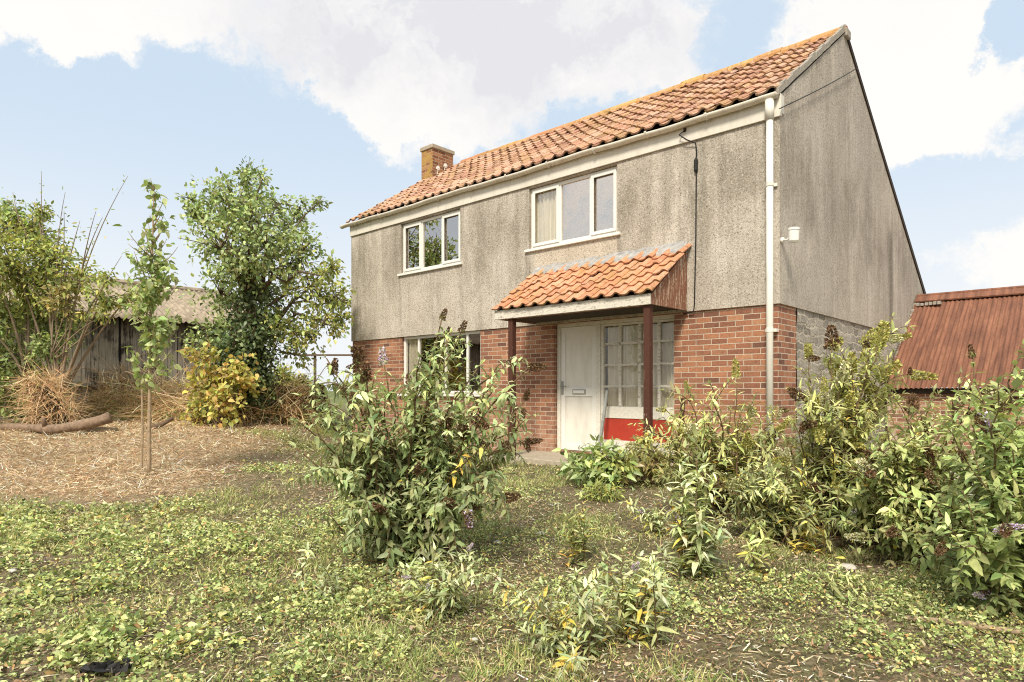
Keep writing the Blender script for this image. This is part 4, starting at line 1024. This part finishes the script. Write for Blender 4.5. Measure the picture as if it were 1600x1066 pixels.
def mat_thatch():
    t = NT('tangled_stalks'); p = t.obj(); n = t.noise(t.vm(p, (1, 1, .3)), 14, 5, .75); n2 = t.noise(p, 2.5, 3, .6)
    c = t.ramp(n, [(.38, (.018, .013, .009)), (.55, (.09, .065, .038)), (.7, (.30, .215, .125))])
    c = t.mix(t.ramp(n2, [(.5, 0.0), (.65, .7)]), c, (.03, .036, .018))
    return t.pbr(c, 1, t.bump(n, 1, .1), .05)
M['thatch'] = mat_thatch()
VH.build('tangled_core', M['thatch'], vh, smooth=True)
bramble('dead straw-coloured bramble mound under the elder with green leaves below', (-60, 660), (110, 657), 3400, 2600, 1.75, GT[0])
bramble('tangle of dry bramble strands below the shed boards behind the log', (105, 656), (300, 662), 4200, 2000, 1.25, GT[0])
bramble('brown-leaved bramble hedge between the maple bush and the grey-green buddleia', (300, 666), (480, 668), 1500, 4200, 1.15, [(.20, .15, .07), (.14, .13, .05), (.26, .20, .09), (.10, .10, .04), (.28, .17, .08)])
# distant bushes and a rail fence in the gap between tree and house
for i, (px, py, r, ci, lab) in enumerate(((442, 600, 16, 1, 'distant pale yellow-green bush seen left of the house beside the tree'), (468, 606, 12, 4, 'distant reddish bush seen just left of the house'))):
    Y = 30; b = at(px, 612, Y); b[2] = float(hgt(b[0], b[1]))
    o = thing('distant_bush', lab, 'bush', b); bw = in_px([(px, py - r * .4, r, 2, ci), (px - r, py + 4, r * .9, 1.6, ci), (px + r, py + 5, r * .8, 1.4, ci), (px, py + 10, r, 1.5, ci)], Y, .4)
    Lv, tw = crown(bw, 30, .17, GT, 0, 1.2); Lv.build('foliage', M['leaf'], o, b)
    mb = MB(); [mb.tube(bez((0, 0, 0), (0, 0, .3), np.array(q[:3]) - b, 4), [.04, .03, .02, .01], 5) for q in bw]; mb.build('stems', M['bark'], o)
fb = at(520, 612, 22); fb[2] = float(hgt(fb[0], fb[1]))
fe = thing('rail_fence', 'distant dark rail fence seen left of the house against the pale sky', 'fence', fb)
mb = MB(); mb.box(-1.2, 1.5, -.03, .03, 1.92, 1.98); mb.build('rail', M['bark'], fe, bevel=.005)
for x in (-.62, .9): mb = MB(); mb.box(x - .04, x + .04, .031, .09, -.1, 2.0); mb.build('post', M['bark'], fe)

# logs and sticks
a = gp(90, 672)
lg = thing('fallen_log', 'large bark-covered log lying on the straw below the shed', 'log', a)
pts = [gp(px_, py_) + UP * up_ for px_, py_, up_ in ((5, 672, .06), (60, 678, .10), (105, 682, .11), (135, 680, .16), (172, 678, .30))]
mb = MB(); P = np.array([bez(pts[0], pts[1], (pts[1] + pts[2]) / 2, 6), bez((pts[1] + pts[2]) / 2, pts[3], pts[4], 6)]).reshape(-1, 3); P = np.delete(P, 6, 0)
mb.tube(P - a, np.linspace(.065, .105, 11) * (1 + .10 * np.sin(np.arange(11) * 1.9)), 14); mb.tube(np.array([P[4], P[4] + [.05, -.12, .12], P[4] + [.06, -.16, .2]]) - a, [.05, .04, .035], 8); mb.build('trunk', M['log'], lg, smooth=True)
a = gp(130, 678); lg2 = thing('fallen_log', 'smaller pale log half buried in front of the large log', 'log', a)
mb = MB(); mb.tube([(-.5, .1, .03), (-.1, 0, .05), (.35, -.02, .06), (.6, .05, .05)], [.05, .06, .07, .06], 10); mb.build('trunk', M['palebark'], lg2, smooth=True)
a = gp(243, 672); sk = thing('broken_branch', 'short broken branch lying to the right of the young tree', 'branch', a)
mb = MB(); mb.tube([(-.15, 0, .02), (.1, .02, .1), (.3, .05, .22)], [.05, .045, .035], 8); mb.build('branch', M['bark'], sk, smooth=True)
# bits by the door
a = hl(-2.62, -.22); a[2] = .085
po = thing('metal_strip', 'long grey metal strip leaning upright beside the red panel', 'metal strip', a, -HA)
mb = MB(); mb.prism([(-.02, -.02, 0), (.02, -.02, 0), (.02, .02, 0), (-.02, .02, 0)], (-.02 + .06, .20, 1.02)); mb.build('strip', M['greymetal'], po, bevel=.002)
a = hl(-.95, -.9); a[2] = 0
ru = thing('rusty_stake', 'dark rusty flat stake leaning among the weeds left of the downpipe', 'stake', a, -HA)
mb = MB(); mb.prism([(-.03, -.008, -.1), (.03, -.008, -.1), (.03, .008, -.1), (-.03, .008, -.1)], (.09, .03, 1.1)); mb.build('bar', M['rustbar'], ru)
a = hl(-1.45, -1.35); a[2] = float(hgt(a[0], a[1]))
bk = thing('plant_pot', 'small black plastic pot lying in the weeds under the right porch post', 'pot', a, .4)
mb = MB(); ring = [(.11, 0), (.14, .2), (.155, .2), (.155, .23), (.14, .23), (.13, .215), (.10, .02)]
n = 16; vs = [(r * math.cos(q), r * math.sin(q), z) for (r, z) in ring for q in np.arange(n) * 2 * math.pi / n]
mb.add(vs, [(k * n + i, k * n + (i + 1) % n, (k + 1) * n + (i + 1) % n, (k + 1) * n + i) for k in range(len(ring) - 1) for i in range(n)] + [tuple(range(6 * n, 7 * n)), tuple(range(n))[::-1]])
mb.build('pot', M['black'], bk, smooth=True)
a = gp(1512, 988); pk = thing('weathered_stick', 'long weathered stick lying on the ground at the lower right', 'stick', a)
mb = MB(); mb.tube([(-.22, .1, .03), (0, 0, .035), (.22, -.12, .03)], [.012, .016, .012], 7); mb.build('stick', M['palebark'], pk, smooth=True)
a = gp(168, 1055); pl = thing('plastic_scrap', 'crumpled black plastic scrap lying in the weeds at the lower left', 'scrap', a)
n = 9; mb = MB(); G = [[(.16 * (i / n - .5) + rng.normal(0, .006), .09 * (j / n - .5) + rng.normal(0, .006), .02 + abs(rng.normal(0, .016))) for j in range(n + 1)] for i in range(n + 1)]
for i in range(n):
    for j in range(n): mb.quad(G[i][j], G[i + 1][j], G[i + 1][j + 1], G[i][j + 1])
mb.build('sheet', M['black'], pl)
for (px, py, s, lab) in ((1324, 892, .05, 'white stone under the middle of the right-hand bushes'), (1486, 1013, .022, 'small white pebble at the lower right near the stick'), (742, 1006, .016, 'small pale pebble in the foreground soil'), (845, 838, .03, 'white scrap on the grass between the bushes'), (20, 897, .025, 'white stone in the weeds at the left edge'), (778, 852, .03, 'pale stone right of the big buddleia')):
    a = gp(px, py); st = thing('stone', lab, 'stone', a + UP * .02); m_ = bpy.data.meshes.new('stone')
    import bmesh
    bm = bmesh.new(); bmesh.ops.create_icosphere(bm, subdivisions=2, radius=s * .75)
    for v in bm.verts: v.co = Vector((v.co.x * 1.3, v.co.y, v.co.z * .6)) * random.uniform(.85, 1.15)
    bm.to_mesh(m_); bm.free(); link('body', m_, M['greenplastic'], st)

# ------------------------------------------------------------------ buddleias
def tipsat(lst, Y, dy=.35):
    return [at(px, py, Y + rng.uniform(-dy, dy)) for px, py in lst]
b = gp(640, 868); Y0 = b[1]
tips = tipsat([(468, 660), (462, 700), (480, 720), (820, 690), (812, 655), (785, 780), (690, 500), (698, 530), (680, 545), (705, 560), (655, 560), (720, 520), (600, 570), (560, 570), (520, 585), (490, 600), (480, 640), (540, 620), (580, 610), (640, 600), (700, 590), (750, 570), (800, 560), (825, 575), (790, 620), (820, 625), (770, 600),
               (500, 690), (520, 740), (545, 680), (500, 650), (590, 660), (660, 650), (730, 650), (760, 690), (790, 710), (800, 740), (770, 770), (745, 740), (700, 700), (640, 710), (590, 720), (540, 790), (520, 830), (560, 840), (600, 800), (680, 780), (700, 830), (660, 850), (610, 850), (720, 790), (575, 760), (735, 790),
               (470, 620), (620, 640), (560, 700), (510, 560), (685, 620), (650, 740)], Y0, .55)
buddleia('large drooping grey-green buddleia with brown seed heads in front of the downstairs window', b, tips, llen=.105, lw=.36, yellow=.03, side=6, lowdark=.45, group='buddleia bushes', spikes=('brown',) * 9 + ('purple',), spike_p=.62, droop=.75, step=.038, r0=.010, fill=.4, spike_s=.8, hang=.26)
SIL = [(.32, .36, .20), (.26, .30, .155), (.40, .42, .26), (.33, .35, .16)]
GRN = [(.25, .295, .115), (.30, .335, .14), (.36, .385, .17), (.18, .22, .08), (.40, .40, .18)]
DGR = [(.17, .235, .08), (.21, .27, .095), (.25, .305, .115), (.13, .18, .06)]
YGR = [(.36, .37, .155), (.31, .33, .135), (.44, .43, .20), (.23, .255, .10)]
b = gp(1135, 812); Y0 = b[1]
buddleia('pale yellow-green buddleia growing in front of the brick corner and downpipe', b, tipsat([(1005, 670), (1015, 720), (1000, 700), (1040, 640), (1075, 610), (1110, 600), (1150, 590), (1100, 650), (1180, 620), (1220, 640), (1060, 700), (1040, 740), (1130, 680), (1170, 690), (1210, 710), (1085, 740), (1140, 740), (1190, 760), (1030, 680), (1230, 690), (1250, 740), (1160, 640), (1090, 690), (1055, 660)], Y0, .5),
         llen=.12, lw=.25, step=.045, cols=YGR, yellow=.05, side=6, group='buddleia bushes', spikes=('green', 'green', 'green', 'white', 'brown'), spike_p=.85, droop=.6, spike_s=1.0, fill=.8)
b = gp(1215, 852); Y0 = b[1]
buddleia('low pale buddleia filling the gap between the corner bush and the tall spiked bush', b, tipsat([(1160, 740), (1190, 700), (1225, 690), (1255, 720), (1275, 760), (1150, 790), (1200, 770), (1240, 780), (1280, 800), (1170, 820), (1230, 820), (1210, 730), (1140, 760)], Y0, .35),
         llen=.11, lw=.26, step=.042, cols=YGR + SIL[:2], yellow=.08, side=6, group='buddleia bushes', spikes=('green', 'white', 'brown'), spike_p=.4, droop=.6, fill=1.0)
b = gp(1370, 858); Y0 = b[1]
buddleia('low leafy buddleia between the tall spiked bush and the dense green bush', b, tipsat([(1320, 760), (1345, 720), (1375, 700), (1400, 740), (1420, 780), (1310, 800), (1360, 780), (1390, 810), (1330, 820), (1430, 820)], Y0, .35),
         llen=.11, lw=.30, step=.042, cols=GRN, yellow=.05, side=6, group='buddleia bushes', spikes=('brown', 'green'), spike_p=.4, droop=.6, fill=1.0)
b = gp(1300, 838); Y0 = b[1]
buddleia('tall yellow-green buddleia with upright spikes in front of the stone gable', b, tipsat([(1395, 495), (1350, 540), (1300, 545), (1265, 560), (1330, 570), (1280, 600), (1320, 620), (1370, 590), (1250, 620), (1390, 560), (1240, 660), (1300, 660), (1350, 650), (1260, 700), (1330, 700), (1380, 690), (1290, 740), (1230, 720), (1350, 750), (1400, 620), (1310, 590), (1270, 650), (1370, 540)], Y0, .45),
         llen=.125, lw=.23, step=.045, cols=YGR, yellow=.08, side=6, group='buddleia bushes', spikes=('green', 'green', 'green', 'white', 'brown'), spike_p=1.1, droop=.6, spike_s=1.2, fill=.9)
b = gp(1440, 880); Y0 = b[1]
buddleia('dense green buddleia with dark brown seed heads in front of the outbuilding wall', b, tipsat([(1385, 660), (1420, 640), (1460, 610), (1500, 600), (1450, 680), (1400, 720), (1360, 740), (1480, 690), (1520, 660), (1430, 750), (1380, 790), (1340, 780), (1470, 760), (1510, 740), (1400, 830), (1350, 840), (1450, 820), (1500, 800), (1540, 700), (1550, 640), (1370, 690), (1330, 730), (1440, 720), (1490, 640), (1415, 690)], Y0, .5),
         llen=.105, lw=.34, step=.042, cols=GRN, yellow=.04, side=7, group='buddleia bushes', spikes=('brown', 'brown', 'brown', 'white'), spike_p=.85, spike_s=1.0, fill=.8)
b = gp(1585, 955); Y0 = b[1]
buddleia('broad-leaved dark green buddleia at the right edge with tall brown spikes', b, tipsat([(1520, 560), (1600, 540), (1560, 600), (1590, 650), (1540, 660), (1510, 720), (1560, 740), (1600, 700), (1640, 620), (1500, 780), (1530, 820), (1570, 820), (1610, 780), (1480, 850), (1520, 880), (1560, 890), (1600, 870), (1650, 720), (1660, 820), (1545, 930), (1590, 920), (1500, 830), (1620, 660), (1580, 770)], Y0, .4),
         llen=.095, lw=.46, cols=DGR[1:3] + GRN[:2], yellow=.004, side=6, group='buddleia bushes', spikes=('brown',) * 6 + ('purple',), spike_p=.6, step=.04, spike_s=.7, r0=.008, fill=1.3)
# smaller young plants dotted over the rough grass
def young(label, px, py, tips, llen=.085, cols=GRN, yellow=.06, side=2, sp=.0, spikes=('purple',), lw=.28, dy=.12, step=.035):
    b = gp(px, py); Y = b[1]
    return buddleia(label, b, tipsat(tips, Y, dy), name='young_buddleia', llen=llen, lw=lw, cols=cols, yellow=yellow, side=side, group='young buddleia plants', spikes=spikes, spike_p=sp, start=.12, droop=.55, r0=.005, step=step, spike_s=.32, cat='plant', lowdark=.25, sidelen=(.05, .14))
young('silvery young buddleia with a lilac flower in front of the big bush', 690, 962, [(700, 845), (725, 855), (660, 880), (680, 860), (745, 880), (640, 890), (690, 900), (670, 920), (715, 910), (655, 930)], cols=SIL, sp=.3)
young('spreading pale buddleia seedling in the foreground with orange lower leaves', 915, 1022, [(795, 915), (830, 960), (820, 975), (870, 930), (900, 900), (935, 905), (960, 915), (850, 990), (890, 950), (940, 945), (870, 1000), (925, 970)], cols=SIL, yellow=.12)
young('upright buddleia seedling with curled yellow leaves right of the spreading seedling', 985, 1000, [(975, 840), (1000, 870), (1030, 860), (1050, 880), (960, 910), (1010, 920), (1040, 920), (990, 890), (1025, 900)], cols=SIL, yellow=.14, sp=.25)
young('tall thin weed standing alone left of the foreground seedlings', 900, 880, [(905, 770), (895, 820), (912, 800), (900, 845)], llen=.1, yellow=.1)
young('tall pale young buddleia standing in front of the right-hand bushes', 1085, 905, [(1090, 680), (1065, 740), (1110, 760), (1070, 700), (1130, 800), (1050, 790), (1095, 820), (1075, 840), (1120, 840), (1100, 720)], llen=.12, cols=SIL, sp=.4, spikes=('white', 'purple'))
young('single-stemmed plant with bright yellow top leaves among the right-hand bushes', 1268, 868, [(1265, 790), (1270, 800), (1258, 830)], llen=.12, cols=YGR, yellow=.6, side=1)
young('short drooping yellow-tipped plant left of the single-stemmed yellow plant', 1182, 900, [(1180, 830), (1195, 850), (1172, 860)], llen=.11, cols=YGR, yellow=.35, side=1)
young('tiny silvery seedling standing alone in the grass at the left', 505, 942, [(504, 885), (512, 905), (498, 915)], llen=.06, cols=SIL, yellow=0, side=1, sp=0)
young('leaning thin buddleia stem with a lilac flower near the doorstep weeds', 1035, 838, [(975, 785), (1005, 800), (1025, 790), (1045, 800)], llen=.09, cols=SIL, sp=.6)
young('low leafy seedling below the right-hand bushes', 1320, 935, [(1310, 895), (1335, 900), (1300, 910), (1345, 915)], llen=.07, cols=GRN, sp=0)
young('small leafy seedling left of the big bush in the grass', 462, 700, [(455, 655), (470, 665), (445, 672)], llen=.12, cols=SIL, sp=0)
# weeds around the doorstep
leafy_bush('dark green broad-leaved weed clump against the doorstep', 'weed_clump', 925, 757, [(905, 722, 16, 1, 0), (935, 715, 18, 1.2, 0), (955, 722, 16, 1, 1), (915, 738, 18, 1, 0), (945, 738, 18, 1, 0), (970, 735, 12, .7, 4)], None, GT, .11, 13, .4, cat='weed', dr=.2, mat='glossleaf')
leafy_bush('reddish brown withering dock beside the green weed clump', 'weed_clump', 1005, 760, [(1000, 705, 14, .8, 4), (1020, 715, 18, 1, 4), (985, 722, 14, .8, 4), (1015, 740, 20, 1.2, 4), (1035, 730, 14, .8, 4), (1010, 690, 8, .4, 3)], None, GT, .07, 16, .5, cat='weed', dr=.2)
leafy_bush('bright green feathery mound in front of the doorstep weeds', 'weed_clump', 938, 780, [(922, 772, 10, 1, 1), (938, 768, 12, 1.2, 1), (955, 772, 10, 1, 1)], None, GT, .045, 26, .25, cat='weed', dr=.08)

# ------------------------------------------------------------------ light and sky
SUN_EL, SUN_AZ = 47.0, 198.0                      # azimuth clockwise from +Y (the view direction)
sd = np.array([math.sin(R(SUN_AZ)) * math.cos(R(SUN_EL)), math.cos(R(SUN_AZ)) * math.cos(R(SUN_EL)), math.sin(R(SUN_EL))])
ld = bpy.data.lights.new('sun', 'SUN'); ld.energy = 4.5; ld.angle = R(13); ld.color = (1, .92, .79)
lo = bpy.data.objects.new('sun', ld); C.objects.link(lo); lo.rotation_euler = Vector(sd).to_track_quat('Z', 'Y').to_euler(); lo.location = (-6, -10, 14)
w = bpy.data.worlds.new('World'); sc.world = w; w.use_nodes = True
class WT(NT):
    def __init__(s, tree): s.t = tree; s.t.nodes.clear(); s.out = s.t.nodes.new('ShaderNodeOutputWorld')
t = WT(w.node_tree)
sky = t.n('ShaderNodeTexSky', sky_type='NISHITA', sun_disc=False, sun_elevation=R(SUN_EL), sun_rotation=R(SUN_AZ), altitude=50, air_density=1.0, dust_density=1.6, ozone_density=1.0)
dirv = t.n('ShaderNodeTexCoord').outputs['Generated']
warp = t.n('ShaderNodeTexNoise', {'Vector': dirv, 'Scale': 5.5, 'Detail': 9, 'Roughness': .66}).outputs['Color']
wv = t.n('ShaderNodeVectorMath', {0: t.n('ShaderNodeVectorMath', {0: warp, 1: (.5, .5, .5)}, operation='SUBTRACT').outputs[0], 1: (.26, .26, .26)}, operation='MULTIPLY').outputs[0]
dw = t.n('ShaderNodeVectorMath', {0: dirv, 1: wv}, operation='ADD').outputs[0]
def blobsum(lst):
    tot = None
    for (px, py, rx, rz, amp) in lst:
        c = np.array([(px - CX) / F, 1, (HY - py) / F]); c /= np.linalg.norm(c)
        df = t.n('ShaderNodeVectorMath', {0: dw, 1: tuple(c)}, operation='SUBTRACT').outputs[0]
        df = t.n('ShaderNodeVectorMath', {0: df, 1: (F / rx, F / rx, F / rz)}, operation='MULTIPLY').outputs[0]
        d2 = t.n('ShaderNodeVectorMath', {0: df, 1: df}, operation='DOT_PRODUCT').outputs['Value']
        g = t.ma('MULTIPLY', t.ma('POWER', 2.718, t.ma('MULTIPLY', d2, -1.0)), amp)
        tot = g if tot is None else t.ma('ADD', tot, g)
    return tot
white = blobsum([(110, 15, 170, 60, .75), (-150, 60, 200, 90, .5), (600, 130, 130, 90, .9), (780, 60, 330, 110, .8), (1010, 110, 70, 50, .5), (1430, 100, 100, 120, .95), (1540, 190, 70, 50, .5), (1390, 220, 70, 60, .3), (1340, 60, 90, 60, .5), (1560, 380, 130, 60, .7), (1560, 290, 50, 40, .4),
                 (250, 420, 500, 60, .15), (180, 230, 280, 80, -.55), (480, 250, 110, 70, -.35), (1180, 60, 70, 60, -.3), (1575, 60, 50, 60, -.7), (1490, 290, 130, 70, -.8), (1430, 370, 60, 40, -.4), (400, 130, 90, 90, -.5), (60, 150, 150, 50, -.3)])
fb_ = t.noise(t.n('ShaderNodeVectorMath', {0: dw, 1: (1, 1, 2.0)}, operation='MULTIPLY').outputs[0], 6.0, 12, .66)
dens = t.ma('ADD', white, t.ma('MULTIPLY', t.ma('SUBTRACT', fb_, .5), 1.0))
x, y, z = t.sep(dirv)
back = t.n('ShaderNodeMapRange', {0: y, 1: .1, 2: -.2, 3: 0.0, 4: .40}).outputs[0]
dens = t.ma('ADD', dens, back)
cov = t.n('ShaderNodeMapRange', {0: dens, 1: .14, 2: .46}, interpolation_type='SMOOTHSTEP').outputs[0]
haze = t.n('ShaderNodeMapRange', {0: z, 1: .40, 2: .03, 3: 0.0, 4: .95}, interpolation_type='SMOOTHSTEP').outputs[0]
grey = blobsum([(760, 40, 300, 90, 1.5), (900, 110, 150, 60, .8), (600, 20, 150, 60, .6)])
gsh = t.ma('MULTIPLY', grey, t.n('ShaderNodeMapRange', {0: t.noise(dw, 7, 6, .6), 1: .3, 2: .6}).outputs[0], clamp=True)
K = 10.0
ccol = t.mix(gsh, (1.02 * K, 1.0 * K, .97 * K), (.80 * K, .80 * K, .84 * K))
blue = t.mix(.86, t.mix(1.0, sky.outputs[0], (1.15, 1.15, 1.15), 'MULTIPLY'), (.70 * K, .84 * K, .985 * K))
col_ = t.mix(haze, blue, (.93 * K, .95 * K, .97 * K))
col_ = t.mix(cov, col_, ccol)
bg = t.n('ShaderNodeBackground', {'Color': col_, 'Strength': .1})
t.t.links.new(bg.outputs[0], t.out.inputs[0])

# ------------------------------------------------------------------ camera and render settings
cd = bpy.data.cameras.new('camera'); cam = bpy.data.objects.new('camera', cd); C.objects.link(cam)
cam.location = (0, 0, CAMZ); cam.rotation_euler = (R(90), 0, 0)
cd.sensor_width = 36; cd.lens = F / 1600 * 36; cd.shift_y = (HY - 533) / 1600; cd.clip_start = .05; cd.clip_end = 2000
sc.camera = cam
sc.render.engine = 'CYCLES'
sc.cycles.use_denoising = True; sc.cycles.denoiser = 'OPENIMAGEDENOISE'; sc.cycles.denoising_input_passes = 'RGB_ALBEDO_NORMAL'; sc.cycles.denoising_prefilter = 'NONE'; sc.cycles.pixel_filter_type = 'BLACKMAN_HARRIS'; sc.cycles.filter_width = 1.1
sc.cycles.max_bounces = 7; sc.cycles.diffuse_bounces = 3; sc.cycles.transparent_max_bounces = 12
sc.view_settings.view_transform = 'Standard'; sc.view_settings.look = 'None'; sc.view_settings.exposure = 0; sc.view_settings.gamma = 1
